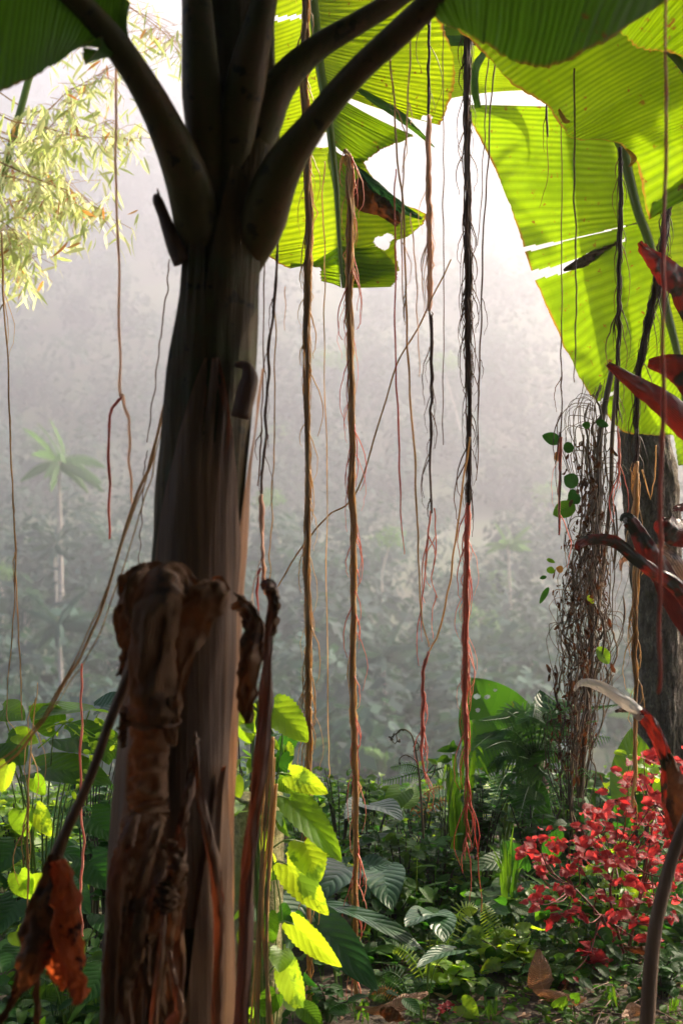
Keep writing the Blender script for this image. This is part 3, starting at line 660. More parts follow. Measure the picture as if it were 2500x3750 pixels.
midB = [(1130, -150), (1145, 0), (1165, 200), (1185, 330), (1205, 450), (1218, 560), (1232, 700), (1240, 850), (1250, 1000), (1256, 1055)]
def mB(y):
    ys_ = [p[1] for p in midB]; return (float(np.interp(y, ys_, [p[0] for p in midB])), y)
# right side, upper large piece
b.panel(PL([mB(y) for y in (-150, 0, 80, 160, 220, 270, 310)], d), PL([(1500, -150), (1545, 0), (1600, 120), (1640, 230), (1645, 330), (1610, 430), (1590, 470), ], d+.15), 130, 40, 0.06, 0.002, 34,
        holes=(ell(1560, 432, 22, 10),), t_uv=(0, 0.45))
# second piece, down to the narrow torn end
b.panel(PL([mB(y) for y in (310, 360, 410, 460, 505)], d), PL([(1500, 505), (1480, 512), (1400, 540), (1340, 575), (1300, 598)], d+.1), 80, 30, 0.05, 0.002, 20, t_uv=(0.45, 0.65))
# folded dark lip between the two pieces
# lower right piece
b.panel(PL([mB(y) for y in (520, 600, 700, 800, 900, 990, 1055)], d), PL([(1290, 600), (1345, 680), (1450, 770), (1545, 800), (1500, 850), (1430, 890), (1440, 1000), (1430, 1050)][:7], d+.08), 130, 40, 0.05, 0.002, 28,
        holes=(ell(1398, 890, 32, 22, .5), ell(1420, 870, 20, 16), slit(1370, 905, 1400, 940, 14, 8)), t_uv=(0.66, 1))
b.panel(PL([mB(y) for y in (900, 960, 1010, 1055)], d), PL([(1370, 915), (1440, 985), (1440, 1030), (1420, 1055)], d+.05), 60, 20, 0.03, 0.004, 12, t_uv=(0.85, 1))
# left side
b.panel(PL([mB(y) for y in (-150, 50, 200, 350, 480)], d), PL([(900, -50), (880, 150), (900, 300), (900, 450), (900, 540)], d+.1), 90, 24, 0.05, 0.002, 30, t_uv=(0, 0.6), flip=-1,
        holes=(slit(980, 72, 1160, 55, 12, 4),))
b.panel(PL([mB(y) for y in (530, 620, 720, 820, 900, 970)], d), PL([(1120, 545), (1010, 620), (975, 760), (970, 880), (1010, 940), (1090, 968)], d+.12), 130, 34, 0.05, 0.002, 30, t_uv=(0.6, 0.9), flip=-1)
b.panel(PL([mB(y) for y in (900, 970, 1020, 1055)], d), PL([(1130, 972), (1190, 975), (1195, 1010), (1200, 1030)], d+.05), 50, 14, 0.03, 0.004, 10, t_uv=(0.9, 1), flip=-1)
lf = b.build('leaf_blade', M['banana'], B)
rib([(1000, -420, 6.0), (1080, -300), (1130, -150), (1145, 0), (1165, 200), (1185, 330), (1205, 450), (1218, 560), (1232, 700), (1240, 850), (1250, 1000), (1256, 1055)], [50, 44, 38, 34, 30, 22, 14, 8], DB-.02, lf)
# folded brown tip and pale folded strip
b = ribbon([(1300, 660, 5.75), (1340, 730, 5.74), (1400, 760, 5.72), (1465, 815, 5.72)], [60, 95, 70, 40], 0.6, 30, 10, 0.01, mm='dry', seed=31, rag=.05, build=False); b.build('brown_fold', M['dry'], lf)
b = ribbon([(1290, 600, 5.78), (1370, 680, 5.74), (1450, 750, 5.72), (1545, 802, 5.72)], [10, 40, 44, 6], 0.7, 30, 10, 0.006, seed=32, rag=.05, build=False); b.build('leaf_fold', M['glossy'], lf)
b = ribbon([(1270, 300, 5.82), (1370, 365, 5.78), (1470, 430, 5.76), (1590, 540, 5.74)], [6, 30, 34, 4], 0.8, 30, 8, 0.004, seed=33, rag=.05, build=False); b.build('leaf_fold', M['banana_dark'], lf)
# ------------------------------------------------------------------ BANANA PLANT at the right (big glowing leaves)
cx = P(2800, 0, 7.2).x
Cb = thing('banana_plant', (cx, 7.2, 0), 'banana plant at the right edge with huge glowing yellow green leaves', 'banana plant', 'banana plants further back')
b = MB(); b.tube(spline([Vector((cx, 7.2, -.05)), Vector((cx, 7.2, 1.8)), Vector((cx-.05, 7.2, 5.0))], 16), [0.12-0.003*i for i in range(17)], 16); b.build('trunk', M['stem'], Cb)
d = 6.5
midC = [(2200, 400), (2270, 520), (2300, 640), (2335, 780), (2370, 870), (2420, 1060), (2450, 1180), (2457, 1205), (2480, 1300), (2500, 1420), (2510, 1550), (2515, 1700)]
edC = [(1680, 378), (1725, 470), (1800, 620), (1880, 830), (1938, 1010), (2040, 1250), (2130, 1430), (2172, 1482), (2262, 1592), (2370, 1618), (2470, 1634), (2508, 1705)]
b = MB()
b.panel(PL(midC, d), PL(edC, d+.2), 330, 70, 0.09, 0.002, 62,
        holes=(slit(1900, 918, 2060, 885, 11, 4), slit(2060, 885, 2340, 815, 2.5, 2), slit(1930, 1012, 2060, 985, 18, 16), slit(2060, 985, 2290, 875, 16, 4),
               slit(2170, 1495, 2260, 1425, 9, 3)), t_uv=(0, 1))
b.panel(PL(midC, d), PL([(2760+i*12, 300+i*130) for i in range(12)], d+.15), 160, 24, 0.06, 0.002, 50, flip=-1)
lf = b.build('leaf_blade', M['banana'], Cb)
rib([(2450, -60, 6.9), (2330, 60, 6.7), (2240, 240, 6.55)]+midC, [60, 50, 40, 34, 34, 30, 24, 12], d-.03, lf)
b = ribbon([(2062, 990, 6.6), (2130, 960, 6.58), (2190, 925, 6.56), (2275, 880, 6.56)], [10, 40, 36, 10], 0.5, 30, 8, 0.006, seed=41, build=False); b.build('torn_strip', M['tangle'], lf)
# small panels behind (centre top)
b = MB()
b.panel(PL([(1850, 60), (1900, 130), (1960, 230), (2020, 330)], 6.8), PL([(1540, 110), (1555, 175), (1610, 200), (1640, 350)], 6.9), 60, 24, 0.05, 0.004, 16)
b.panel(PL([(1800, -300), (1860, -100), (1900, 20), (1960, 160)], 6.8), PL([(1500, -300), (1520, -100), (1530, 20), (1545, 130)], 6.9), 60, 24, 0.05, 0.004, 16, flip=1)
b.panel(PL([(1850, 60), (1900, 130), (1960, 230), (2020, 330)], 6.8), PL([(2200, 0), (2300, 80), (2350, 200), (2300, 330)], 7.0), 60, 24, 0.05, 0.004, 16, flip=-1)
lf2 = b.build('leaf_blade', M['banana'], Cb)
rib([(1700, -400), (1850, 60), (1900, 130), (1960, 230), (2020, 330)], [30, 24, 10], 6.78, lf2)
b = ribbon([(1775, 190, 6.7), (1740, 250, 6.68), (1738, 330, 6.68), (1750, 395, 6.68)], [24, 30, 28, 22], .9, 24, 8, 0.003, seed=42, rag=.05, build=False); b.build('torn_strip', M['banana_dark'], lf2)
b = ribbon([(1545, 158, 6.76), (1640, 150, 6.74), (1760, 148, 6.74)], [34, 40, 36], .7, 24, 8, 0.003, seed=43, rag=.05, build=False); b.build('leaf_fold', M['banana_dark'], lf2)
# nearer leaf across the upper right
b = MB(); d = 4.3
mid1 = [(1650, -420), (1900, -250), (2150, -80), (2300, 40), (2400, 140), (2480, 220), (2540, 300), (2620, 380), (2680, 440), (2740, 560), (2780, 660), (2800, 760)]
ed1 = [(1560, -150), (1640, 60), (1775, 200), (1870, 300), (1990, 380), (2050, 458), (2110, 512), (2245, 530), (2320, 590), (2375, 800), (2440, 745), (2540, 680)]
b.panel(PL(mid1, d), PL(ed1, d+.1), 300, 50, 0.06, 0.003, 46, holes=(ell(2072, 440, 16, 22), ell(2305, 590, 26, 20, .6)))
b.panel(PL(mid1, d), PL([(1900+i*95, -560+i*75) for i in range(12)], d-.15), 100, 20, 0.05, 0.005, 46, flip=-1)
lf3 = b.build('leaf_blade', M['banana'], Cb)
rib([(2900, 900, 5.0)]+[(x, y) for x, y in reversed(mid1)], [10, 26, 34, 30], d-.02, lf3)
for k, pts in enumerate(([(2045, 400, 4.33), (2065, 440, 4.34), (2085, 445, 4.34)], [(2290, 545, 4.36), (2320, 580, 4.36), (2300, 610, 4.36)])):
    b = ribbon(pts, [8, 22, 6], .6, 10, 5, 0.003, seed=50+k, build=False); b.build('brown_edge', M['orange_leaf'], lf3)
# nearest bright corner leaf
b = MB(); d = 3.7
mid2 = [(2150, -420), (2300, -330), (2450, -230), (2600, -120), (2800, 20), (3000, 200)]
b.panel(PL(mid2, d), PL([(2020, -120), (2075, 40), (2235, 78), (2345, 165), (2500, 198), (2750, 330)], d+.05), 150, 24, 0.04, 0.005, 26)
b.panel(PL(mid2, d), PL([(2350, -700), (2550, -600), (2700, -500), (2850, -350), (3000, -200), (3100, 0)], d-.05), 60, 14, 0.04, 0.005, 26, flip=-1)
lf4 = b.build('leaf_blade', M['banana'], Cb); rib([(x, y) for x, y in mid2], [20, 30, 34], d-.02, lf4)
# high leaf (out of frame) that throws the dark shade over the nearer leaf
b = MB(); sh_ = lambda l: [P(x, y, 4.3)+SD*(1.7+.0002*x) for x, y in l]
mid5 = [(1450, -150), (1750, -60), (2050, 40), (2350, 150), (2650, 330)]
b.panel(sh_(mid5), sh_([(1560, 150), (1800, 230), (2020, 290), (2220, 310), (2480, 380)]), 80, 16, 0.03)
b.panel(sh_(mid5), sh_([(1450, -400), (1850, -300), (2150, -220), (2450, -60), (2700, 150)]), 80, 16, 0.03, flip=-1)
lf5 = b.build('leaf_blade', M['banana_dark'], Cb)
b = MB(); b.tube(spline(sh_([(1450, -150), (1750, -60), (2050, 40), (2350, 150), (2650, 330), (2900, 700)]), 30), .014, 8, lv=.5); b.build('midrib', M['midrib'], lf5)
# ------------------------------------------------------------------ HANGING ROOTS
def droot(name, pts, wid, label, mm, d=None, strands=1, wisps=0, n=60, group='aerial roots hanging through the picture', jitter=1.0, wl=(60, 240), wm=None, sr=None, cat='hanging root', extra=None, both=False):
    """a root (or a bundle of root strands) following measured points; optional side wisps"""
    pp = [P(*q) if len(q) == 3 else P(q[0], q[1], d) for q in pts]
    sp = spline(pp, n)
    for i in range(len(sp)):
        sp[i] = sp[i]+Vector((noise.noise(Vector((i*0.21, pp[0].x*9, 0))), noise.noise(Vector((i*0.19, 5, pp[0].x*9))), 0))*0.006*jitter
    W = [S(float(np.interp(i/n, np.linspace(0, 1, len(wid)), wid))/2, sp[i].y)*(1+.22*noise.noise(Vector((i*.33, pp[0].x*7, 8)))) for i in range(n+1)]
    root = thing(name, sp[0], label, cat, group)
    b = MB()
    if strands == 1: b.tube(sp, W, 7)
    else:
        b.tube(sp, [w_*0.55 for w_ in W], 7, lv=0.4)
        for s_ in range(strands):
            a0 = U(0, 6.28); tw = U(-4, 4); rr = U(0.45, 1.0); r = (sr or 0.16)*U(0.5, 1.5)
            i0 = 0 if random.random() < .5 else random.randint(0, n//2); i1 = n if random.random() < .5 else random.randint(i0+n//4, n) if i0+n//4 < n else n
            q = []; ra = []
            for i in range(i0, i1+1):
                a = a0+tw*i/n+0.8*noise.noise(Vector((i*0.16, s_*3.1, 0)))
                k = rr*(1+0.5*noise.noise(Vector((i*0.2, s_*1.7, 4)))+.5*noise.noise(Vector((i*0.9, s_*1.7, 9)))+(0.9 if random.random() < 0.01 else 0))
                q.append(sp[i]+Vector((math.cos(a), math.sin(a)*0.8, 0))*W[i]*k); ra.append(W[i]*r)
            ra[0] *= .4; ra[-1] *= .2
            b.tube(q, ra, 5)
    merge = wisps and (wisps <= 12 or (wm or mm) == mm)
    if not merge: b.build('root_strand', M[mm], root)
    if wisps:
        if not merge: b = MB()
        for s_ in range(wisps):
            i = random.randint(2, n-3) if not both else random.randint(n//2, n-3)
            L = S(U(*wl), sp[i].y); k = 10; q = []
            sx = random.choice((-1, 1)); p = sp[i]+Vector((sx*W[i]*0.6, U(-1, 0)*W[i], 0)); bow = U(0.2, 1.0)*L*0.22
            for j in range(k+1):
                t = j/k
                q.append(p+Vector((sx*bow*math.sin(t*U(2.4, 2.8)) + 0.004*noise.noise(Vector((t*5, s_, 0))), -bow*0.4*math.sin(t*3), -L*t)))
            r0 = S(U(1.3, 3.0), p.y)
            b.tube(q, [r0*(1-0.6*j/k) for j in range(k+1)], 4)
        b.build('root_strand' if merge else 'rootlets', M[mm if merge else wm or mm], root)
    if extra: extra(root)
    return root
HR = 'hanging_root'
droot(HR, [(1112, -300), (1118, 0), (1115, 300), (1125, 560), (1130, 900), (1122, 1150), (1122, 1500), (1128, 1800), (1122, 2050), (1130, 2400), (1128, 2700), (1130, 3000), (1128, 3300), (1132, 3560), (1135, 3700)],
      [34, 34, 32, 31, 31, 28, 24, 25, 26, 28, 26, 22, 17, 16, 20], 'thick golden brown root bundle, first one right of the big banana trunk', 'root_gold', 4.9, 36, 70, 150, wm='root_gold', sr=.13)
droot(HR, [(1262, 545), (1276, 570), (1281, 620), (1285, 850), (1280, 1100), (1288, 1450), (1290, 1800), (1295, 2150), (1290, 2500), (1300, 2800), (1302, 3100), (1300, 3400), (1305, 3660)],
      [12, 24, 31, 32, 28, 24, 24, 23, 24, 22, 18, 16, 12], 'thick golden brown root bundle ending over dark heart shaped leaves, second from the big trunk', 'root_gold', 5.05, 32, 74, 150, wm='root_red', sr=.14)
droot(HR, [(1712, -300), (1708, 330), (1708, 700), (1712, 1000), (1714, 1300), (1716, 1560), (1714, 1850)],
      [28, 28, 32, 30, 26, 22, 22], 'thick dark brown upper root bundle beside the left edge of the huge glowing leaf', 'root_dark', 5.2, 30, 60, 80, wm='root_dark', sr=.12)
droot(HR, [(1714, 1840), (1706, 2050), (1702, 2300), (1700, 2500), (1704, 2700), (1712, 2860), (1708, 3000), (1702, 3150)],
      [20, 24, 25, 26, 22, 12, 7, 4], 'bright red root bundle continuing below the dark one left of the holed elephant ear leaf', 'root_red', 5.2, 24, 40, 70, wm='root_red', sr=.14)
droot(HR, [(1712, 2840), (1730, 2980), (1750, 3150), (1762, 3340)], [7, 5, 4, 3], 'thin red root end swinging right below the bright red bundle', 'root_red', 5.2, n=30)
droot(HR, [(1575, -200), (1567, 60), (1568, 260), (1566, 420)], [12, 14, 12, 12], 'short dark double root strand at the top crossing the torn centre leaf', 'root_dark', 5.6, 5, 4, 40, sr=.4)
droot(HR, [(1568, 420), (1568, 700), (1572, 900), (1572, 1140)], [18, 24, 23, 16], 'pale pink sunlit root bundle, blurred, right of the torn centre leaf', 'root_pink', 5.6, 9, 8, 50, wm='root_pink', sr=.3)
droot(HR, [(1572, 1140), (1576, 1400), (1574, 1580), (1578, 1880)], [14, 12, 12, 10], 'dark slim root strand below the pale pink one', 'root_dark', 4.2, 5, 10, 50, wm='root_dark', sr=.4)
droot(HR, [(1576, 1870), (1562, 2020), (1545, 2200), (1540, 2300)], [8, 7, 5, 3], 'thin dull red root, left prong under the dark slim strand', 'root_red', 5.6, 1, 4, 40)
droot(HR, [(1590, 1860), (1596, 2000), (1580, 2120), (1600, 2190)], [6, 5, 4, 3], 'thin dull red root, right prong under the dark slim strand', 'root_red', 5.6, 1, 2, 40)
droot(HR, [(1420, 150), (1440, 330), (1452, 560), (1478, 760), (1485, 1100), (1500, 1400), (1520, 1700), (1530, 1950), (1535, 2200), (1568, 2370)], [6, 7, 8, 7, 8, 8, 8, 7, 6, 5], 'long thin wavy root between the second golden root and the pink one', 'cord', 4.3, 1, 4, 90)
droot(HR, [(1505, 60), (1495, 350), (1482, 560), (1470, 800), (1474, 1100)], [6, 6, 6, 6, 4], 'pale straight root over the torn centre leaf, just left of the pink root', 'root_pink', 4.3, 1, 2, 50)
droot(HR, [(1445, 620), (1447, 900), (1450, 1300), (1462, 1700), (1480, 2030)], [5, 6, 6, 7, 3], 'faint pinkish red hair thin root left of the long wavy root', 'root_red', 4.3, 1, 0, 60)
droot(HR, [(1500, 780), (1520, 950), (1528, 1150), (1536, 1380)], [4, 5, 5, 3], 'faint pink root thread between the wavy root and the dark slim strand', 'root_pink', 4.3, 1, 0, 40)
droot(HR, [(1622, 60), (1622, 600), (1624, 1100), (1620, 1630)], [4, 4, 4, 3], 'hair thin dark root hanging straight between the pink root and the dark bundle', 'root_dark', 4.6, 1, 0, 60)
droot(HR, [(1812, 200), (1790, 500), (1768, 900), (1755, 1380), (1745, 1760)], [6, 6, 6, 6, 3], 'thin dark root leaning beside the left edge of the huge glowing leaf', 'root_dark', 4.9, 1, 3, 70)
droot(HR, [(1800, 100), (1778, 350), (1768, 600), (1750, 900)], [5, 5, 4, 3], 'second thin dark root crossing the upper tip of the huge glowing leaf', 'root_dark', 4.7, 1, 0, 50)
droot(HR, [(1650, 950), (1540, 1180), (1440, 1370), (1310, 1790), (1200, 1890), (1100, 2010), (1015, 2150)], [5, 6, 6, 6, 6, 6, 5], 'long straight vine slanting down left behind the two golden roots to the withered leaf', 'cord', 5.6, 1, 0, 70, cat='vine')
droot(HR, [(1720, 1600), (1680, 1880), (1650, 2100), (1610, 2300), (1568, 2390)], [7, 7, 7, 7, 5], 'golden vine slanting from the red bundle down left to the knot of thin roots', 'cord', 4.8, 1, 0, 50, cat='vine')
droot(HR, [(1568, 2385), (1548, 2460), (1548, 2600), (1545, 2740), (1560, 2870)], [10, 10, 12, 10, 3], 'short crimson root cluster hanging below the knot of thin roots', 'root_red', 4.5, 8, 10, 50, wm='root_red', sr=.35, wl=(60, 150))
droot(HR, [(1190, 590), (1180, 780), (1190, 1000), (1188, 1300), (1194, 1800), (1198, 2300), (1202, 2700), (1205, 2850)], [5, 5, 5, 4, 4, 4, 4, 3], 'single straight yellow root thread between the two golden root bundles', 'root_gold', 5.0, 1, 0, 80)
droot(HR, [(1045, 1050), (1042, 1210)], [4, 2], 'very short pale root thread right of the big trunk below the torn leaf', 'root_pink', 5.0, 1, 0, 12)
droot(HR, [(1015, 700), (1018, 900), (1005, 1100), (985, 1300), (975, 1500), (962, 1700), (955, 1820)], [11, 11, 11, 11, 12, 11, 9], 'dark bent root close along the right side of the big banana trunk', 'root_dark', 3.9, 3, 6, 70, sr=.5)
droot(HR, [(958, 1810), (960, 1950), (965, 2080), (975, 2180)], [18, 20, 18, 14], 'sunlit cream and red root end reaching the withered leaf tip right of the big trunk', 'root_pink', 3.9, 8, 3, 40, sr=.35)
droot(HR, [(968, 850), (965, 1200), (960, 1500), (955, 1620), (945, 1780)], [5, 5, 5, 7, 4], 'thin dark root squeezed between the big trunk and the bent dark root', 'root_dark', 3.95, 1, 2, 60)
droot(HR, [(1008, 1100), (1006, 1500), (1000, 1750), (990, 2000), (985, 2150)], [5, 5, 5, 5, 4], 'thin olive root just right of the bent dark root', 'cord', 4.0, 1, 0, 60)
droot(HR, [(955, 2080), (940, 2160), (948, 2240)], [8, 9, 4], 'short crimson root tip left of the withered leaf tip by the big trunk', 'root_red', 3.9, 1, 0, 16)
droot(HR, [(8, 850), (16, 1100), (30, 1300), (36, 1560), (48, 1800), (56, 2050), (48, 2300), (25, 2600), (65, 2680)], [10, 10, 10, 9, 8, 7, 5, 5, 4], 'tan root hanging along the left edge of the picture, bending at its low end', 'cord', 4.8, 2, 4, 90, sr=.5)
droot(HR, [(56, 2050), (66, 2280), (78, 2500), (82, 2640)], [5, 5, 5, 4], 'right hand strand of the tan root pair at the left edge', 'cord', 4.8, 1, 0, 40)
droot(HR, [(428, 200), (424, 600), (436, 980), (440, 1400), (450, 1455), (472, 1560), (478, 1750), (486, 1860)], [9, 10, 10, 11, 13, 11, 10, 7], 'long pale blurred root left of the big trunk ending in the right red prong', 'root_pink', 3.6, 1, 0, 80)
droot(HR, [(450, 1452), (415, 1490), (400, 1560), (400, 1750), (403, 1975)], [11, 11, 10, 11, 7], 'left red prong forking from the pale blurred root left of the big trunk', 'root_red', 3.6, 1, 0, 40)
droot(HR, [(300, 2430), (300, 2600), (296, 2880), (306, 3100), (296, 3300), (305, 3430)], [8, 9, 9, 9, 9, 7], 'slim red root hanging alone at lower left over the shrub leaves', 'root_red', 4.4, 1, 0, 70)
droot(HR, [(140, 2500), (118, 2700), (102, 2900), (104, 3150), (108, 3400), (100, 3560)], [6, 7, 8, 8, 6, 4], 'pale green and tan vine stem hanging at lower left beside the slim red root', 'cord', 4.5, 2, 8, 70, sr=.5, wm='root_red', cat='vine')
droot(HR, [(2058, 380), (2056, 900), (2052, 1300), (2054, 1500), (2045, 1960)], [7, 8, 8, 8, 5], 'thin dark and red root hanging over the middle of the huge glowing leaf', 'root_dark', 4.6, 3, 4, 70, sr=.45, wm='root_red')
droot(HR, [(2104, 250), (2102, 700), (2108, 1100), (2100, 1400)], [7, 7, 6, 4], 'second thin blurred root over the huge glowing leaf, right of the dark and red one', 'root_dark', 4.2, 1, 0, 60)
droot(HR, [(2003, 380), (2003, 500)], [8, 8], 'stubby dark root end over the top of the huge glowing leaf', 'root_dark', 4.8, 1, 1, 12)
droot(HR, [(2004, 500), (2005, 640), (1975, 760)], [3, 3, 2], 'hair thin curving root below the stubby dark root end', 'root_dark', 4.8, 1, 0, 20)
droot(HR, [(2056, 1600), (2050, 1800), (2046, 1960)], [14, 13, 6], 'pinkish red root pair left of the dry vine tangle among its green leaves', 'root_red', 4.6, 3, 2, 30, sr=.4)
droot(HR, [(2268, 540), (2270, 800), (2264, 1050), (2262, 1250), (2255, 1560)], [16, 20, 18, 16, 8], 'dark root bundle across the right part of the huge glowing leaf', 'root_dark', 5.0, 12, 20, 70, sr=.2)
droot(HR, [(2262, 1560), (2262, 1700), (2268, 1790)], [10, 11, 3], 'short vivid red root tip in front of the rough tree trunk', 'root_red', 5.0, 3, 4, 30, sr=.4)
droot(HR, [(2440, 740), (2420, 950), (2380, 1150), (2335, 1400), (2330, 1700)], [50, 46, 36, 26, 20], 'wide loose root bundle slanting down across the right edge of the huge glowing leaf', 'root_dark', 4.9, 36, 30, 70, sr=.09)
droot(HR, [(2330, 1690), (2325, 1850), (2328, 2050), (2322, 2300), (2326, 2550), (2322, 2800), (2315, 2960)], [30, 34, 24, 22, 16, 14, 8], 'sunlit orange root bundle running down the left side of the rough tree trunk', 'root_gold', 4.9, 22, 20, 80, sr=.16)
droot(HR, [(2430, -100), (2432, 500), (2428, 1000), (2420, 1600), (2412, 2100), (2408, 2540)], [18, 18, 18, 18, 17, 12], 'blurred dark red root hanging straight near the right edge from top to the red shrub', 'root_red', 2.7, 3, 0, 60, sr=.4)
droot(HR, [(2400, 1630), (2396, 1750), (2380, 1820)], [5, 5, 3], 'small curved orange root in front of the upper rough trunk', 'root_gold', 5.2, 1, 0, 20)
droot(HR, [(2350, 1720), (2380, 1830)], [6, 4], 'short straight orange root in front of the upper rough trunk', 'root_gold', 5.2, 1, 0, 12)
# slanting stalk bundle at left
for k, (pts, wd, lab) in enumerate([
    ([(625, 1400, 3.5), (560, 1660, 3.45), (480, 1880, 3.4), (350, 2290, 3.3), (240, 2500, 3.3), (100, 2720, 3.3), (-20, 2830, 3.3)], [8, 12, 12, 10, 10, 9, 8], 'thickest of the bare stalks slanting down left from behind the big trunk'),
    ([(610, 1450, 3.5), (540, 1720, 3.45), (460, 1960, 3.4), (350, 2260, 3.3), (220, 2520, 3.3), (90, 2710, 3.3), (-20, 2800, 3.3)], [5, 6, 6, 6, 6, 6, 6], 'upper thin bare stalk running beside the thickest slanting stalk'),
    ([(615, 1480, 3.5), (550, 1750, 3.45), (490, 1960, 3.4), (370, 2310, 3.3), (270, 2480, 3.3), (160, 2650, 3.3)], [4, 5, 5, 5, 4, 3], 'lower thin bare stalk running beside the thickest slanting stalk'),
    ([(622, 950, 3.6), (600, 1150, 3.6), (575, 1350, 3.6), (540, 1620, 3.6)], [5, 5, 5, 4], 'blurred dark thread hanging left of the big trunk from the broken stub'),
    ([(535, 1650, 3.6), (520, 1850, 3.6), (508, 2100, 3.6)], [4, 4, 3], 'blurred dark thread hanging above the withered leaf collar'),
]): droot('slanting_stalk', pts, wd, lab, 'cord' if k < 3 else 'root_dark', None, 1, 0, 60, group='bare stalks left of the big trunk', cat='stalk')
# ------------------------------------------------------------------ GENERIC LEAFY PLANT measured leaf by leaf
UP = Vector((0, 0, 1))
def leaf_at(b, a, tip, wpx, kind='heart', roll=0.0, droop=0.4, lv=None, fold=0.18, wave=0.03, face=0.6, nl=None, mseg=4, holes=()):
    """leaf with its stalk joint at a and its tip at tip; face mixes 'towards the camera' into 'upwards'"""
    p, q = P(*a), P(*tip); v = q-p; L = v.length
    nrm = UP*(1-face)+Vector((roll or U(-.55, .55), -1, 0.1))*face
    L *= 1+droop*0.12
    # start the blade raised so that the drooping tip ends where it was measured
    d0 = (v.normalized()+(nrm-v.normalized()*nrm.dot(v.normalized())).normalized()*math.tan(droop*0.48)).normalized()
    W = S(wpx*(1.12 if kind == 'serr' else 1.1), (p.y+q.y)/2)
    kw = dict(heart=dict(prof=pf_heart, notch=0.18), oval=dict(prof=pf_oval), lance=dict(prof=pf_lance), strap=dict(prof=pf_strap),
              serr=dict(prof=pf_heart, notch=0.12, serr=0.05), arrow=dict(prof=pf_arrow, notch=0.2))[kind]
    prof_ = kw.pop('prof')
    if 'notch' in kw: L = L/(1-kw['notch'])
    f0 = len(b.f); b.blade(p, d0, nrm, L, W, prof_, droop, fold, nl or (26 if kind == 'serr' else 16), mseg, wave, lv, **kw)
    if holes:
        keep = []
        for f in b.f[f0:]:
            c = sum((b.v[i] for i in f), Vector())/len(f)
            if not any(h(c.x/c.y/.48*2500+1250, (CZ-c.z)/c.y/.72*3750+1875) for h in holes): keep.append(f)
        b.f[f0:] = keep
def leafplant(name, base, leaves, label, cat, mm, group=None, stemw=6, stem_m='greenstem', kind='heart', perleaf=True, stems=True):
    bp = P(*base); bp.z = gz(bp.x, bp.y)
    t = thing(name, bp, label, cat, group)
    for lf in leaves:
        a, tip, wpx = lf[0], lf[1], lf[2]; opt = dict(lf[3]) if len(lf) > 3 else {}
        mm_ = opt.pop('m', mm); kd = opt.pop('kind', kind)
        b = MB(); leaf_at(b, a, tip, wpx, kd, **opt); lo = b.build('leaf', M[mm_], t)
        if stems:
            A_ = P(*a); m1 = (A_+bp)/2+Vector((U(-.03, .03), U(-.03, .03), 0.06))
            m1 = Vector((bp.x+(A_.x-bp.x)*0.35, bp.y+(A_.y-bp.y)*0.35, bp.z+(A_.z-bp.z)*0.65))
            b = MB(); b.tube(spline([bp, m1, A_], 10), [S(stemw, bp.y)/2*(1-0.04*i) for i in range(11)], 6); b.build('leaf_stalk', M[stem_m], t)
    return t
EE = 'elephant_ear_plant'
g1 = 'elephant ear plants in the undergrowth'
leafplant(EE, (1420, 0, 5.9), [((1350, 2950, 5.9), (1462, 3010, 5.7), 130, dict(face=.35, droop=.7)), ((1330, 2945, 5.9), (1262, 3000, 5.7), 90, dict(face=.4)),
          ((1470, 2900, 6.0), (1420, 2990, 5.9), 90, dict(m='green', face=.7)), ((1480, 2960, 6.0), (1520, 2885, 6.1), 60, dict(m='green', kind='oval'))],
          'elephant ear plant with a wide glossy grey leaf just under the misty skyline', 'plant', 'glossy', g1)
leafplant(EE, (1290, 0, 5.5), [((1270, 3175, 5.5), (1180, 3300, 5.3), 190, dict(face=.4, droop=.9)), ((1330, 3180, 5.5), (1440, 3170, 5.5), 110, dict(face=.3)),
          ((1400, 3190, 5.4), (1430, 3330, 5.2), 150, dict(face=.6, droop=.8)), ((1290, 3190, 5.45), (1350, 3290, 5.3), 110, dict(face=.45))],
          'elephant ear plant with heavily ribbed dark drooping leaves behind the second golden root', 'plant', 'glossy', g1)
leafplant(EE, (1240, 0, 5.0), [((1120, 3300, 5.0), (1050, 3400, 4.9), 150, dict(face=.5)), ((1160, 3305, 5.05), (1560, 3480, 4.9), 90, dict(face=.25, droop=.5, wave=.08, kind='lance')),
          ((1160, 3380, 4.9), (1370, 3620, 4.7), 150, dict(face=.55, droop=.7, kind='heart')), ((1190, 3440, 4.95), (1240, 3560, 4.8), 90, dict(face=.4, m='deep'))],
          'elephant ear plant with a long pale rimmed leaf stretching right under the second golden root', 'plant', 'glossy', g1)
leafplant(EE, (1560, 0, 4.95), [((1590, 3350, 4.95), (1490, 3400, 4.8), 120, dict(face=.4, droop=.8)), ((1590, 3345, 4.95), (1620, 3450, 4.8), 130, dict(face=.45, droop=.9)),
          ((1660, 3480, 4.8), (1530, 3545, 4.6), 80, dict(face=.4)), ((1600, 3430, 4.9), (1660, 3400, 5.0), 70, dict(m='green'))],
          'elephant ear plant with one dark ribbed leaf left of the pale young fern', 'plant', 'glossy', g1)
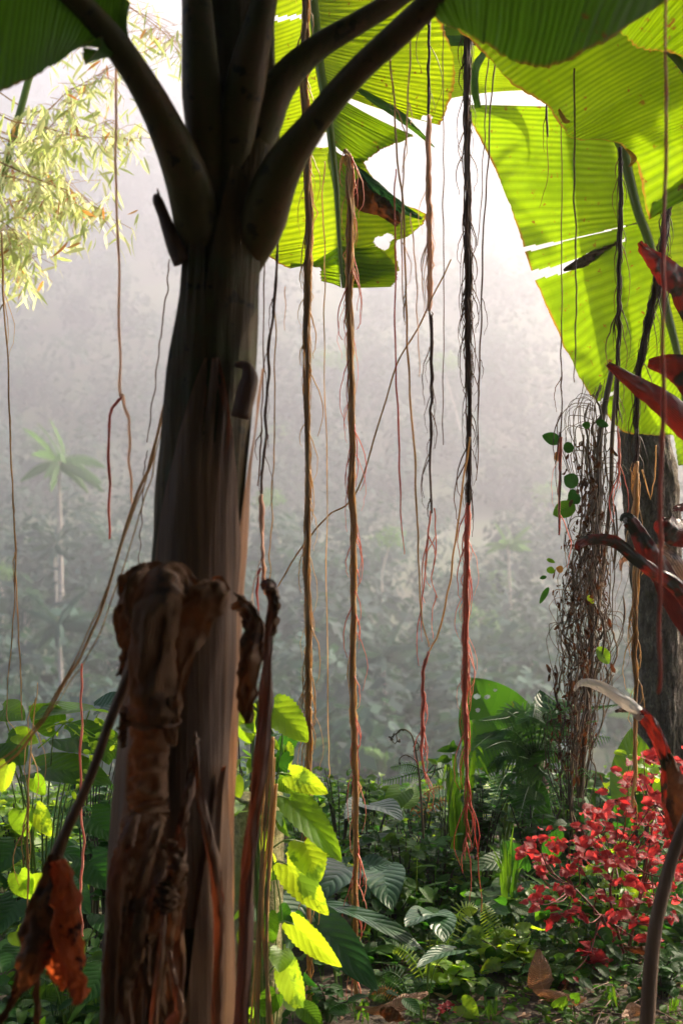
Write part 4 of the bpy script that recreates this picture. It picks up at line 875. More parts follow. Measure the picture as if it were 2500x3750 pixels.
leafplant(EE, (1830, 0, 6.6), [((1850, 2735, 6.6), (1725, 2488, 6.7), 290, dict(face=.85, droop=.25, wave=.03, m='holed', roll=.2, nl=90, mseg=26, holes=(ell(1745, 2550, 13, 10), ell(1782, 2552, 11, 9), ell(1748, 2600, 9, 8), ell(1812, 2528, 8, 6), ell(1826, 2690, 9, 6)))), ((2010, 2680, 6.7), (1975, 2535, 6.8), 130, dict(m='glossy', face=.6)),
          ((1900, 2780, 6.6), (2060, 2700, 6.6), 140, dict(face=.4, m='deep')), ((1930, 2900, 6.5), (1990, 3090, 6.3), 130, dict(m='deep', face=.5))],
          'tall plant with a big upright backlit leaf eaten by round holes', 'plant', 'green', g1, stemw=14)
leafplant(EE, (2290, 0, 6.2), [((2320, 2930, 6.2), (2310, 2670, 6.3), 190, dict(face=.9, droop=.2)), ((2290, 2980, 6.2), (2400, 2900, 6.2), 100, dict(m='deep'))],
          'plant with one upright green leaf behind the red shrub by the rough tree', 'plant', 'green', g1, stemw=12)
leafplant(EE, (1850, 0, 5.7), [((1880, 3240, 5.7), (1790, 3350, 5.5), 120, dict(face=.5)), ((1900, 3180, 5.7), (1840, 3080, 5.8), 90), ((1950, 3260, 5.7), (1960, 3380, 5.5), 110, dict(face=.5)),
          ((1850, 3150, 5.8), (1720, 3190, 5.7), 80), ((2000, 3150, 5.8), (2050, 3040, 5.8), 70, dict(kind='oval'))],
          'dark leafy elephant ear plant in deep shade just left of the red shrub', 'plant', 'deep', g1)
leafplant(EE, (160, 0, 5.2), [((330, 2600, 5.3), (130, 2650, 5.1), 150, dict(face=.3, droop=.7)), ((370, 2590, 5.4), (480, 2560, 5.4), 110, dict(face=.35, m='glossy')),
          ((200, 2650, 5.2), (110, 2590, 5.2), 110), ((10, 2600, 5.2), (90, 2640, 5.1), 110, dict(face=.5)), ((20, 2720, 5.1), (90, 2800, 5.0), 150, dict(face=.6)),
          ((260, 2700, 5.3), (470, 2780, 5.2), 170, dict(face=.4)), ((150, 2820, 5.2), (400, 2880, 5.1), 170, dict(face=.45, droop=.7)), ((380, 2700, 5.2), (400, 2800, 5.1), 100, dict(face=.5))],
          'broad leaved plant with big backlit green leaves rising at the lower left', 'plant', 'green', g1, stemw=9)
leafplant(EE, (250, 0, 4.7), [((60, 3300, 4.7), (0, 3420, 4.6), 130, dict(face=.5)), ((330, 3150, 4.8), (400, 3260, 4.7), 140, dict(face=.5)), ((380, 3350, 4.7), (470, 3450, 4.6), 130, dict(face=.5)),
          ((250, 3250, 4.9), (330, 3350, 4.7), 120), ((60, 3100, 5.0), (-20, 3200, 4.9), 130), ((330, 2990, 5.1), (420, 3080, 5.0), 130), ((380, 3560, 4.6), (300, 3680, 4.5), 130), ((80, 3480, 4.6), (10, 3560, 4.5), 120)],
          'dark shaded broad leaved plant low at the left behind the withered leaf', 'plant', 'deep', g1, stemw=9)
# ------------------------------------------------------------------ post with climbing plant
pc = P(945, 0, 4.75)
post = thing('wooden_post', (pc.x, 4.75, 0), 'short mossy wooden post covered by a bright climbing plant right of the big trunk', 'post')
b = MB(); rr = S(92, 4.75); topz = P(0, 2915, 4.75).z
for i in range(31):
    z = -0.03+(topz+0.03)*i/30
    for j in range(28):
        th = j/28*6.283; r = rr*(1+0.05*noise.noise(Vector((math.cos(th)*2, math.sin(th)*2, z*4)))+.02*noise.noise(Vector((th*5, z*12, 1))))
        b.v.append(Vector((pc.x+math.cos(th)*r, 4.75+math.sin(th)*r, z+(0.012*noise.noise(Vector((th, 0, 0))) if i == 30 else 0)))); b.uv.append((j/28, i/30)); b.lv.append(.5)
for i in range(30):
    for j in range(28): b.f.append((i*28+j, i*28+(j+1) % 28, (i+1)*28+(j+1) % 28, (i+1)*28+j))
b.v.append(Vector((pc.x, 4.75, topz-0.01))); b.uv.append((.5, .5)); b.lv.append(.5)
for j in range(28): b.f.append((30*28+j, 30*28+(j+1) % 28, 31*28))
b.build('post_body', M['moss'], post)
clb = (1010, 0, 4.5)
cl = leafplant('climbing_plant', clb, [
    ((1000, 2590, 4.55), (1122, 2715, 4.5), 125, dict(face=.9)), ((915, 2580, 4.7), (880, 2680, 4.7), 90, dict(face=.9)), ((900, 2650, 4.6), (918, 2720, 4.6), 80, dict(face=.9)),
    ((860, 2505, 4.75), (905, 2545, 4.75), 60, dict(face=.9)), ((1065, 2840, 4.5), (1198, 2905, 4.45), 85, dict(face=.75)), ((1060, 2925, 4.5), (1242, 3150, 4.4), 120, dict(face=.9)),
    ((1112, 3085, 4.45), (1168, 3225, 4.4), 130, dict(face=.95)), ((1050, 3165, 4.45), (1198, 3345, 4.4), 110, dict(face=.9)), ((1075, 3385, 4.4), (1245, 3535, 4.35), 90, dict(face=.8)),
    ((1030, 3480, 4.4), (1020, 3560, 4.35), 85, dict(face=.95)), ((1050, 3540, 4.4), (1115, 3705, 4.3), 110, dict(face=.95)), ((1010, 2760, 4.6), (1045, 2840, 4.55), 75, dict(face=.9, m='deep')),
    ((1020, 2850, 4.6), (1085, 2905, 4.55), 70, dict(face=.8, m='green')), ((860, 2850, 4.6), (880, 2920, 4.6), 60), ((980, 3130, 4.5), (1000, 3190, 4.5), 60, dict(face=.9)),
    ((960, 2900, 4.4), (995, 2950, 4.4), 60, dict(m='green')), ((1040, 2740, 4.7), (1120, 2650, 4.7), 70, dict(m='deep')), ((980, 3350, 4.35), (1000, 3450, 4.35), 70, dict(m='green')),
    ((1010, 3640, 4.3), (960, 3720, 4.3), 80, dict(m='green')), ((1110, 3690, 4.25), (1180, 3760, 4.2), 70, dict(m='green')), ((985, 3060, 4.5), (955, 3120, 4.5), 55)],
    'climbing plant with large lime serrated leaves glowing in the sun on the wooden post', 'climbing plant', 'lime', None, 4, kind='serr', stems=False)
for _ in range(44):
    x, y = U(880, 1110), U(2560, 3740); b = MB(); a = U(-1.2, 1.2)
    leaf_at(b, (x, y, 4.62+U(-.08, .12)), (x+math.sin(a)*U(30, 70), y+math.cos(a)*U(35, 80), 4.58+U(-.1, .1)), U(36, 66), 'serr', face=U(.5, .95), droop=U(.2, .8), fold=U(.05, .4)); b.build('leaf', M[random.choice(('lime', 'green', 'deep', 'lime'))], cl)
b = MB()
for k in range(9):
    x0 = U(930, 1010)
    b.tube(spline(PL([(x0, 3800, 4.45), (x0+U(-30, 30), 3400, 4.45), (x0+U(-30, 40), 3000, 4.5), (x0+U(-40, 60), 2700, 4.6), (x0+U(-80, 60), 2560, 4.65)]), 30), S(U(2.5, 6), 4.5), 5)
for (x, y) in ((1000, 2590), (1065, 2840), (1060, 2925), (1112, 3085), (1050, 3165), (1075, 3385), (1030, 3480), (1050, 3540), (1010, 3640)):
    b.tube(spline(PL([(975, y+40, 4.48), ((975+x)/2, y-8, 4.45), (x, y, 4.5 if y < 3100 else 4.42)]), 8), S(3, 4.5), 5)
b.build('stem', M['greenstem'], cl)
# pole-like pale stems right of the dark strip
b = MB()
cw = thing('dry_climber', P(960, 3800, 4.3), 'pale dry climbing stems hanging in front of the wooden post', 'vine')
for k in range(7):
    x0 = 985+k*6
    b.tube(spline(PL([(x0-10, 2680+U(0, 200), 4.35), (x0-25+U(-10, 10), 3000, 4.33), (x0-45+U(-10, 10), 3350, 4.3), (x0-60+U(-25, 25)+k*7, 3800, 4.28)]), 30), S(U(3, 7), 4.3), 5)
b.build('stem', M['cord'], cw)
# ------------------------------------------------------------------ small leafy filler plants
def bushy(name, cpx, cpy, d, wpx, hpx, n, size, label, mm, kind='oval', group='leafy weeds and seedlings of the undergrowth', cat='shrub', stem_m='darkstem', face=0.45, shape='ball'):
    if cpy > 3250: d = max(d, G(cpx, min(cpy+hpx*.5, 3745)).y)
    c = P(cpx, cpy, d); base = Vector((c.x, c.y, gz(c.x, c.y)))
    t = thing(name, base, label, cat, group)
    b = MB(); s_ = MB(); rx, rz = S(wpx, d)/2, S(hpx, d)/2
    nst = max(4, n//8); tips = []
    for i in range(nst):
        u = Vector((U(-1, 1), U(-1, 1), U(-1, 1))); u = u.normalized()*U(.3, 1)
        e = c+Vector((u.x*rx, u.y*rx*.8, u.z*rz)); e.z = max(e.z, base.z+.04)
        sp = spline([base+Vector((U(-.03, .03), U(-.03, .03), -.02)), base.lerp(e, .5)+Vector((0, 0, 0.15*(e.z-base.z))), e], 8)
        s_.tube(sp, [0.004*(1-.09*k)+.0008 for k in range(9)], 5); tips.append(sp)
    kw = dict(heart=(pf_heart, .18, 0.0), oval=(pf_oval, 0, 0.0), lance=(pf_lance, 0, 0.0), serr=(pf_heart, .12, .09), strap=(pf_strap, 0, 0))[kind]
    for i in range(n):
        sp = tips[i % nst]; k = random.randint(3, 8); p = sp[k]+Vector((U(-.01, .01), U(-.01, .01), 0))
        a = U(0, 6.28); dr = Vector((math.cos(a), math.sin(a), U(-.2, .6)))
        L = size*U(.6, 1.2)*S(1, d)
        nr_ = UP*(1-face)+Vector((U(-.5, .5), U(-1.2, .3), U(-.2, .3)))*face
        asp = dict(heart=.8, oval=.55, lance=.3, serr=.75, strap=.09)[kind]
        b.blade(p+dr*0.01, dr, nr_, L, L*asp, kw[0], U(.2, 1.0), U(.05, .3), 12 if kind == 'serr' else 7, 2, .03, None, kw[1], kw[2])
    s_.build('stem', M[stem_m], t); b.build('foliage', M[mm], t)
    return t
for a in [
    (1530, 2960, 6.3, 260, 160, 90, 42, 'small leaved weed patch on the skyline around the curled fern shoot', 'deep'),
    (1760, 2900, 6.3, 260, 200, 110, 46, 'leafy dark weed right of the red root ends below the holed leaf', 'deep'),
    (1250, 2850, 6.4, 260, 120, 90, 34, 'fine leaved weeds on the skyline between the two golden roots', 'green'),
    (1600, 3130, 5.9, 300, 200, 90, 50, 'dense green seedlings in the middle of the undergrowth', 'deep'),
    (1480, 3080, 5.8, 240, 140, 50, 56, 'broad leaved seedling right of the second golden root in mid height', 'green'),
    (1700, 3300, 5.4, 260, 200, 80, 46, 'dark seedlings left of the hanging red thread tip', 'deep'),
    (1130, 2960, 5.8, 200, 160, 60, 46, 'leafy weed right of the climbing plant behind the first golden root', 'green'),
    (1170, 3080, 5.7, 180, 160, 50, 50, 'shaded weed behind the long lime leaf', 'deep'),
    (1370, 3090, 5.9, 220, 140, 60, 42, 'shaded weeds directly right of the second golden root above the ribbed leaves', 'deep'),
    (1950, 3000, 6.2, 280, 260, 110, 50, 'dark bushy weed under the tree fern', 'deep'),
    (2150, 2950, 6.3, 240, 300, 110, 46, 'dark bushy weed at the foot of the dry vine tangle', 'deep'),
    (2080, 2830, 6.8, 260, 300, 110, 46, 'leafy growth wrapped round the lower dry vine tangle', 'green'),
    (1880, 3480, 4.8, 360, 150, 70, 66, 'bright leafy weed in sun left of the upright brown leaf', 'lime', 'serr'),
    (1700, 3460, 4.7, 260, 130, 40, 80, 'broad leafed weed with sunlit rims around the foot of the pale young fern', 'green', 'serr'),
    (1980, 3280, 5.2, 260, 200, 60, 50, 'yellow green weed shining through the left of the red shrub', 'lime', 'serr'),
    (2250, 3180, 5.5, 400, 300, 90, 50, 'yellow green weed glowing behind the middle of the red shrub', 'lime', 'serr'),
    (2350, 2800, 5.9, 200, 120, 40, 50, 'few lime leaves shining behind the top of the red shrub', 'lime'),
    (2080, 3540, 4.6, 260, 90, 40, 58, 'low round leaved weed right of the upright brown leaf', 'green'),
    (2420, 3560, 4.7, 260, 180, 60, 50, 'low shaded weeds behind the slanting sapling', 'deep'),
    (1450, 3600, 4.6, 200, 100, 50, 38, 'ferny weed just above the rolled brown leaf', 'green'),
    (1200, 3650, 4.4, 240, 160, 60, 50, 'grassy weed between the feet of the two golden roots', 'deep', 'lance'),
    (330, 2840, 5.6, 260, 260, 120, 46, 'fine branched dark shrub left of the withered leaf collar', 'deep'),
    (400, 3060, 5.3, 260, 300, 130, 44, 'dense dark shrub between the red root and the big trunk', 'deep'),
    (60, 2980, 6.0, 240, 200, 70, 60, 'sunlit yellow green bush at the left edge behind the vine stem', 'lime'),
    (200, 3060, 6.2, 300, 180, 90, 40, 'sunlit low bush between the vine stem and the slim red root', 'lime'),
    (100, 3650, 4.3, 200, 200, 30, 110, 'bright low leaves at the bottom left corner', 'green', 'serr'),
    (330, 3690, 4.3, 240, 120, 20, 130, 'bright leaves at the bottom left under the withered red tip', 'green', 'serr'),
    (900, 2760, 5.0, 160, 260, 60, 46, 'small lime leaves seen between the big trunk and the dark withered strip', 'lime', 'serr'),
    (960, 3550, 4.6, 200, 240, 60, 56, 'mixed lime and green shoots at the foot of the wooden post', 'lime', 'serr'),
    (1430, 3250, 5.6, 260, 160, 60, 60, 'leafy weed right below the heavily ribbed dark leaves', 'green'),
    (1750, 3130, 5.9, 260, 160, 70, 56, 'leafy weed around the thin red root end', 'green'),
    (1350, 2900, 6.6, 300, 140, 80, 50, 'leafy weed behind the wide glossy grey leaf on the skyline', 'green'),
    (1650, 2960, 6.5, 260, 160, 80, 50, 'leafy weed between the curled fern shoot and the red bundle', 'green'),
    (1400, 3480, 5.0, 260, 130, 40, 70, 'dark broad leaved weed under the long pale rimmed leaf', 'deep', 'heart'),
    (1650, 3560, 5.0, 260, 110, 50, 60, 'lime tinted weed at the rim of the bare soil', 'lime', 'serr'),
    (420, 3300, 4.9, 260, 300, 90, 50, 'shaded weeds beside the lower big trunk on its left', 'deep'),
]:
    bushy('leafy_weed' if a[5] < 100 else 'leafy_shrub', a[0], a[1], a[2], a[3], a[4], int(a[5]*1.25), a[6]*1.1, a[7], a[8], *(a[9:10] or ['oval' if a[0] % 20 else 'heart']), cat='weed' if a[5] < 100 else 'shrub')
# round leaf plants, single leaves at the bottom
leafplant('round_leaf_plant', (1740, 0, 4.85), [((1690, 3680, 4.85), (1750, 3725, 4.8), 80, dict(face=.8, kind='heart'))], 'single bright round leaf on the bare soil at the bottom', 'seedling', 'lime')
leafplant('round_leaf_plant', (2060, 0, 4.85), [((2040, 3690, 4.85), (2070, 3650, 4.85), 60, dict(face=.8)), ((2100, 3660, 4.85), (2120, 3640, 4.85), 40, dict(face=.7)), ((2000, 3720, 4.85), (1985, 3700, 4.85), 40)],
          'small round leaved seedling just right of the upright brown leaf on the soil', 'seedling', 'green')
leafplant('vine_shoot', (110, 0, 4.9), [((60, 2690, 4.6), (140, 2720, 4.6), 70, dict(kind='serr')), ((30, 2800, 4.6), (10, 2900, 4.6), 90, dict(face=.9, kind='serr')), ((125, 2850, 4.6), (165, 2910, 4.6), 60, dict(kind='serr', face=.9)),
          ((80, 2970, 4.6), (90, 3060, 4.6), 90, dict(kind='serr', face=.9)), ((130, 2960, 4.6), (185, 3060, 4.6), 70, dict(kind='serr', face=.8)), ((70, 3200, 4.6), (110, 3290, 4.6), 90, dict(kind='serr', face=.9)),
          ((110, 3250, 4.6), (160, 3200, 4.6), 60, dict(kind='serr')), ((60, 3410, 4.5), (100, 3460, 4.5), 80, dict(kind='serr')), ((260, 3440, 4.5), (300, 3520, 4.5), 70, dict(kind='serr', face=.8))],
          'climbing shoot with crinkled lime leaves around the vine stem at the left edge', 'climbing plant', 'lime')
# tendril vine arching across at left
tv = thing('tendril_vine', P(480, 2760, 4.9), 'pale yellow tendril vine arching over the dark shrub at the left', 'vine')
b = MB(); l_ = MB()
for pts in ([(140, 2740), (200, 2690), (250, 2645), (330, 2680), (400, 2720), (480, 2750)], [(170, 2670), (230, 2650), (300, 2700), (340, 2730)], [(300, 2670), (340, 2700), (390, 2700), (440, 2730), (470, 2760), (455, 2960)],
            [(330, 2780), (320, 2850), (250, 2910)], [(340, 2720), (330, 2770)], [(360, 2630), (400, 2670)]):
    sp = spline(PL(pts, 4.9), 20); b.tube(sp, [S(3.4, 4.9)*(1-.03*i) for i in range(21)], 5)
    for i in range(2, 21, 3):
        dr = Vector((U(-1, 1), U(-.5, .5), U(-.8, .6))); l_.blade(sp[i], dr, (U(-.3, .3), -1, .4), S(U(16, 40), 4.9), S(U(10, 22), 4.9), pf_oval, .5, .2, 6, 2)
b.build('tendril', M['lime'], tv); l_.build('foliage', M['lime'], tv)
# ------------------------------------------------------------------ ferns
def frond(b, pts, Lp, mm=None, dens=26, asp=0.16, sub=True, d=None, sag=0.3, face=0.5, lv=None):
    sp = spline([P(*q) if len(q) == 3 else P(q[0], q[1], d) for q in pts], dens)
    b.tube(sp, [S(3, sp[0].y)*(1-.8*i/dens)+.0005 for i in range(dens+1)], 5)
    for i in range(3, dens+1):
        t = i/dens; tg = (sp[i]-sp[i-1]).normalized()
        nr_ = (UP*(1-face)+Vector((0, -1, 0))*face); side = tg.cross(nr_).normalized()
        L = S(Lp, sp[i].y)*math.sin(math.pi*min(1, 0.12+0.86*t))**0.8
        for s_ in (-1, 1):
            dr = side*s_+tg*0.35+Vector((0, 0, -sag))
            b.blade(sp[i], dr, nr_, L, max(L*asp, 0.006), lambda u: (1-u)**.6*min(1, u*8+.4), .5, .1, 10 if sub else 5, 1, 0, lv, 0, .35 if sub else 0)
def fern(name, fr, label, mm, cat='fern', Lp=60, group='ferns', d=6.5, dens=24, **k):
    if d < 5.6: d = G(fr[0][0][0], min(fr[0][0][1], 3745)).y
    t = thing(name, P(fr[0][0][0], fr[0][0][1], fr[0][0][2] if len(fr[0][0]) > 2 else d), label, cat, group)
    for f in fr:
        b = MB(); frond(b, f, Lp, d=d, dens=dens, **k); b.build('frond', M[mm], t)
    return t
fr = []
for (x, y, mx, my) in ((1730, 2745, 1800, 2700), (1760, 2860, 1820, 2790), (1760, 2640, 1850, 2640), (1850, 2600, 1900, 2640), (1960, 2570, 1950, 2640), (2080, 2590, 2020, 2640), (2180, 2640, 2080, 2650), (2230, 2700, 2120, 2700),
                       (2260, 2580, 2120, 2600), (1800, 2950, 1850, 2850), (1900, 3000, 1930, 2900), (2050, 2960, 2010, 2850), (2160, 2850, 2080, 2770), (1700, 2800, 1800, 2740), (1930, 3080, 1960, 2920)):
    fr.append([(1960, 2790, 6.6), ((mx+1960)/2, my-20, 6.5), (mx, my-10, U(6.2, 6.7)), (x, y, U(5.9, 6.7))])
tf = fern('tree_fern', fr, 'dark tree fern with arching fronds between the holed leaf and the dry vine tangle', 'fern', 'tree fern', 75, None, 6.5, 30)
b = MB(); q = P(1960, 2790, 6.6); b.tube(spline([Vector((q.x, q.y, -.05)), Vector((q.x+.02, q.y, q.z*.5)), q], 10), [.05]*11, 10); b.build('trunk', M['tangle'], tf)
fern('fern', [[(1625, 3560), (1640, 3440), (1680, 3340), (1720, 3320), (1745, 3330)], [(1620, 3560), (1600, 3450), (1640, 3380), (1700, 3350)], [(1810, 3560), (1820, 3440), (1790, 3360), (1770, 3310)],
              [(1820, 3560), (1800, 3470), (1840, 3410), (1885, 3410)]], 'pale yellow young fern with feathery fronds in sun at lower centre right', 'limefern', Lp=48, d=4.7, dens=20, sub=False, asp=.2)
fern('fern', [[(1560, 3640), (1540, 3560), (1500, 3500), (1460, 3470), (1440, 3490)], [(1560, 3640), (1580, 3570), (1570, 3520)]], 'yellow green fern frond curling left above the rolled brown leaf', 'limefern', Lp=34, d=4.5, dens=18, sub=False, asp=.28)
fern('fern', [[(1500, 3680), (1470, 3590), (1420, 3560), (1370, 3600)], [(1500, 3680), (1440, 3640), (1380, 3630), (1350, 3650)], [(1500, 3670), (1540, 3610), (1590, 3600)], [(1500, 3670), (1450, 3610), (1400, 3580), (1375, 3570)]],
     'low green fern left of the yellow green frond, above the rolled brown leaf', 'fern', Lp=44, d=4.5, dens=20)
fern('fern', [[(1480, 3690), (1440, 3640), (1400, 3620), (1360, 3640)]], 'small rusty orange fern frond touching the rolled brown leaf', 'orange_leaf', Lp=26, d=4.42, dens=14, sub=False, asp=.3)
fern('fern', [[(1680, 3470), (1665, 3530), (1650, 3580), (1640, 3620)], [(1680, 3470), (1700, 3520), (1690, 3560)]], 'small drooping fern frond lit yellow at the edge of the soil mound', 'limefern', Lp=34, d=4.55, dens=16, sub=False, asp=.22)
fern('fern', [[(1180, 3760), (1130, 3700), (1080, 3690), (1030, 3720)], [(1200, 3760), (1240, 3690), (1290, 3670), (1340, 3680)], [(1200, 3760), (1200, 3700), (1220, 3660)]], 'low fern at the bottom edge under the first golden root', 'fern', Lp=44, d=4.1, dens=18)
fern('fern', [[(1560, 2830), (1520, 2830), (1450, 2850), (1400, 2860)], [(1560, 2830), (1500, 2800), (1430, 2810)], [(1570, 2830), (1640, 2810), (1700, 2850)]], 'fern fronds on the skyline at the foot of the curled fern shoot', 'fern', Lp=36, d=6.4, dens=18)
fern('fern', [[(1490, 3000), (1560, 2960), (1620, 2930), (1680, 2950)], [(1490, 3000), (1530, 2930), (1580, 2890), (1620, 2880)]], 'rusty tinted fern on the skyline right of the curled fern shoot', 'orange_leaf', Lp=32, d=6.3, dens=16)
# curled fern shoot (crozier)
cz = thing('fern_shoot', P(1550, 3060, 5.4), 'tall dark fern shoot with a curled hooked tip against the mist', 'fern shoot')
b = MB()
b.tube(spline(PL([(1550, 3070), (1543, 2950), (1535, 2850), (1525, 2770), (1510, 2700), (1490, 2675), (1465, 2672), (1450, 2690)], 5.4), 40), [S(9-i*0.1, 5.4)/2 for i in range(41)], 7)
for pts in ([(1470, 2672), (1445, 2690), (1435, 2710), (1445, 2722), (1455, 2712)], [(1460, 2680), (1432, 2700), (1430, 2712)], [(1515, 2730), (1530, 2720), (1530, 2745), (1518, 2745)], [(1528, 2790), (1490, 2765), (1465, 2775), (1462, 2790)], [(1537, 2860), (1570, 2820), (1590, 2800), (1590, 2825), (1575, 2850)], [(1450, 2690), (1455, 2715), (1465, 2712)]):
    b.tube(spline(PL(pts, 5.4), 12), S(4, 5.4)/2, 5)
    for k in range(5):
        q = spline(PL(pts, 5.4), 4)[k]; b.blade(q, (U(-1, 1), U(-.5, .5), U(-1, .5)), (0, -1, 0), S(14, 5.4), S(7, 5.4), pf_oval, 1.5, .3, 5, 1)
b.build('stem', M['darkstem'], cz)
# young branch with long leaves and grass blades near the red root
leafplant('slender_shrub', (1620, 0, 6.1), [((1680, 2740, 6.1), (1600, 2750, 6.1), 30, dict(kind='lance')), ((1690, 2735, 6.1), (1730, 2770, 6.1), 26, dict(kind='lance')), ((1650, 2755, 6.1), (1660, 2710, 6.1), 24, dict(kind='lance')),
          ((1640, 2770, 6.1), (1600, 2790, 6.1), 24, dict(kind='lance')), ((1620, 2790, 6.1), (1655, 2780, 6.1), 22, dict(kind='lance')), ((1600, 2800, 6.1), (1565, 2780, 6.1), 22, dict(kind='lance'))],
          'slender dark twig with narrow leaves arching against the mist left of the red bundle', 'shrub', 'green', stemw=3, stem_m='darkstem')
def grass(name, bx_, d, tips, label, mm='green', w_=16, base_y=None):
    base = P(bx_, 3000, d); base.z = gz(base.x, d)
    t = thing(name, base, label, 'grass', 'grass tufts'); b = MB()
    for (x, y, mx, my) in tips:
        e, m_ = P(x, y, d), P(mx, my, d+U(-.1, .1)); q = base+Vector((U(-.03, .03), U(-.03, .03), 0))
        sp = spline([q, q.lerp(m_, .6)+Vector((0, 0, .04)), m_, e], 16); hw = S(w_, d)/2; b0 = len(b.v); lv = random.random()
        for i, p in enumerate(sp):
            wd = hw*min(1, .4+i/5)*(1-(i/16)**2.5)
            sd = Vector((1, .3, .2)).normalized()
            for s_ in (-1, 0, 1): b.v.append(p+sd*s_*wd+Vector((0, -.15*wd*(1-abs(s_)), -.3*wd*(1-abs(s_))))); b.uv.append((.5+s_*.5, i/16)); b.lv.append(lv)
        for i in range(16):
            for s_ in (0, 1): k = b0+i*3+s_; b.f.append((k, k+1, k+4, k+3))
    b.build('blades', M[mm], t)
grass('grass_tuft', 1680, 6.3, [(1660, 2870, 1660, 2760), (1720, 2800, 1700, 2710), (1800, 2870, 1745, 2770), (1650, 2800, 1640, 2860), (1780, 2780, 1740, 2740), (1620, 2860, 1640, 2800), (1765, 2870, 1720, 2770), (1745, 2700, 1725, 2640)], 'tall arching grass tuft behind the lower end of the red bundle', 'green', 22)
grass('grass_tuft', 1850, 5.6, [(1830, 3100, 1840, 3150), (1870, 3060, 1865, 3130), (1900, 3080, 1885, 3150), (1815, 3180, 1830, 3190), (1890, 3150, 1880, 3200), (1850, 3060, 1850, 3120), (1920, 3170, 1900, 3190), (1880, 3020, 1870, 3100), (1800, 3130, 1830, 3180), (1835, 3040, 1845, 3120), (1860, 3110, 1860, 3160), (1910, 3110, 1890, 3170), (1790, 3090, 1825, 3150), (1930, 3120, 1900, 3170)], 'sunlit yellow green upright grass left of the red shrub', 'green', 11)
for k, (x, y, n_, lab) in enumerate([(1150, 3690, 10, 'grass tuft at the bottom between the post and the first golden root'), (1320, 3740, 8, 'grass tuft at the bottom left of the rolled brown leaf'), (1540, 3730, 7, 'grass blades on the soil right of the rolled brown leaf'),
                                   (1790, 3730, 7, 'small grass tuft on the soil right of the single round leaf'), (2230, 3700, 8, 'grass blades in front of the brown twigs at lower right'), (2480, 3720, 7, 'grass tuft in the bottom right corner')]):
    dd_ = min(5.2, G(x, min(y, 3740)).y)
    grass('grass_tuft', x, dd_, [(x+U(-70, 70), y-U(0, 60), x+U(-30, 30), y-U(20, 70)) for _ in range(n_)], lab, 'green', 9)
# ------------------------------------------------------------------ red shrub
RED = [(1340, 430, 150), (1500, 440, 130), (1540, 480, 90), (1300, 540, 130), (1250, 580, 110), (1330, 590, 110), (1450, 640, 110), (1400, 680, 100), (1200, 690, 150), (1490, 700, 90), (1100, 745, 120), (1000, 745, 100),
       (1060, 800, 90), (980, 830, 90), (1110, 850, 110), (1200, 870, 110), (1380, 820, 80), (1480, 820, 120), (730, 900, 110), (830, 940, 110), (920, 910, 90), (1050, 910, 130), (670, 975, 120), (780, 1020, 110), (720, 1080, 130),
       (890, 1070, 90), (1000, 1000, 120), (1090, 990, 120), (1180, 1040, 130), (960, 1040, 80), (1420, 900, 100), (1520, 920, 110), (1350, 1000, 110), (1480, 1030, 120), (880, 1180, 130), (1070, 1230, 100), (760, 1240, 130), (690, 1260, 80),
       (860, 1320, 130), (960, 1330, 120), (1180, 1340, 130), (1280, 1250, 120), (1310, 1370, 150), (1080, 1430, 150), (1370, 1470, 130), (1050, 1560, 150), (900, 1690, 90), (1320, 1150, 120), (1230, 1130, 110), (1400, 1250, 110),
       (1540, 1250, 90), (1500, 1350, 100), (1250, 950, 100), (1300, 1050, 90), (1150, 1150, 90), (1560, 640, 100), (1560, 780, 100), (1420, 760, 90), (1300, 760, 90), (1350, 880, 90), (1450, 1150, 100), (1550, 1100, 100)]
rb = P(2290, 0, 5.35); rb.z = gz(rb.x, rb.y)
rs = thing('red_shrub', rb, 'shrub with ragged crimson and pink leaves glowing at the lower right', 'shrub')
b = MB(); s_ = MB()
hubs = [P(x, y, d) for x, y, d in ((2100, 3250, 5.25), (2250, 3150, 5.25), (2380, 3150, 5.35), (2200, 3350, 5.2), (2400, 2950, 5.35))]
for h in hubs: s_.tube(spline([rb, rb.lerp(h, .6)+Vector((U(-.05, .05), 0, 0)), h], 8), [.006*(1-.06*i) for i in range(9)], 6)
for (x, y, z) in RED:
    px, py = 1500+x*.638, 2500+y*.638
    dpt = 5.15+U(-.25, .3); c = P(px, py, dpt)
    h = min(hubs, key=lambda q: (q-c).length)
    s_.tube(spline([h, h.lerp(c, .55)+Vector((U(-.02, .02), 0, -.03)), c], 7), [.0032*(1-.08*i) for i in range(8)], 5)
    nlf = 3 if z < 100 else 5
    for k in range(nlf):
        a = U(0, 6.28); dr = Vector((math.cos(a), math.sin(a)*.7-.1, U(-.45, .35)))
        L = S(z*.638, dpt)*U(.45, .85)
        b.blade(c+dr*.008, dr, (U(-.5, .5), U(-.9, .1), U(.3, 1)), L, L*U(.62, .85), pf_heart, U(.2, .9), U(.05, .4), 20, 3, .07, None, .1, .15, U(-.4, .4))
for _ in range(190):   # small inner leaves
    i = random.randrange(len(RED)); x, y, z = RED[i]; c = P(1500+x*.638+U(-75, 75), 2500+y*.638+U(-60, 60), 5.25+U(-.3, .4))
    dr = Vector((U(-1, 1), U(-1, 1), U(-.5, .5))); L = S(U(26, 60), 4.9)
    b.blade(c, dr, (U(-.5, .5), -.6, .7), L, L*.7, pf_heart, U(.3, 1), .25, 14, 2, .06, U(0, .5), .1, .15)
s_.build('stem', M['redstem'], rs); b.build('foliage', M['red'], rs)
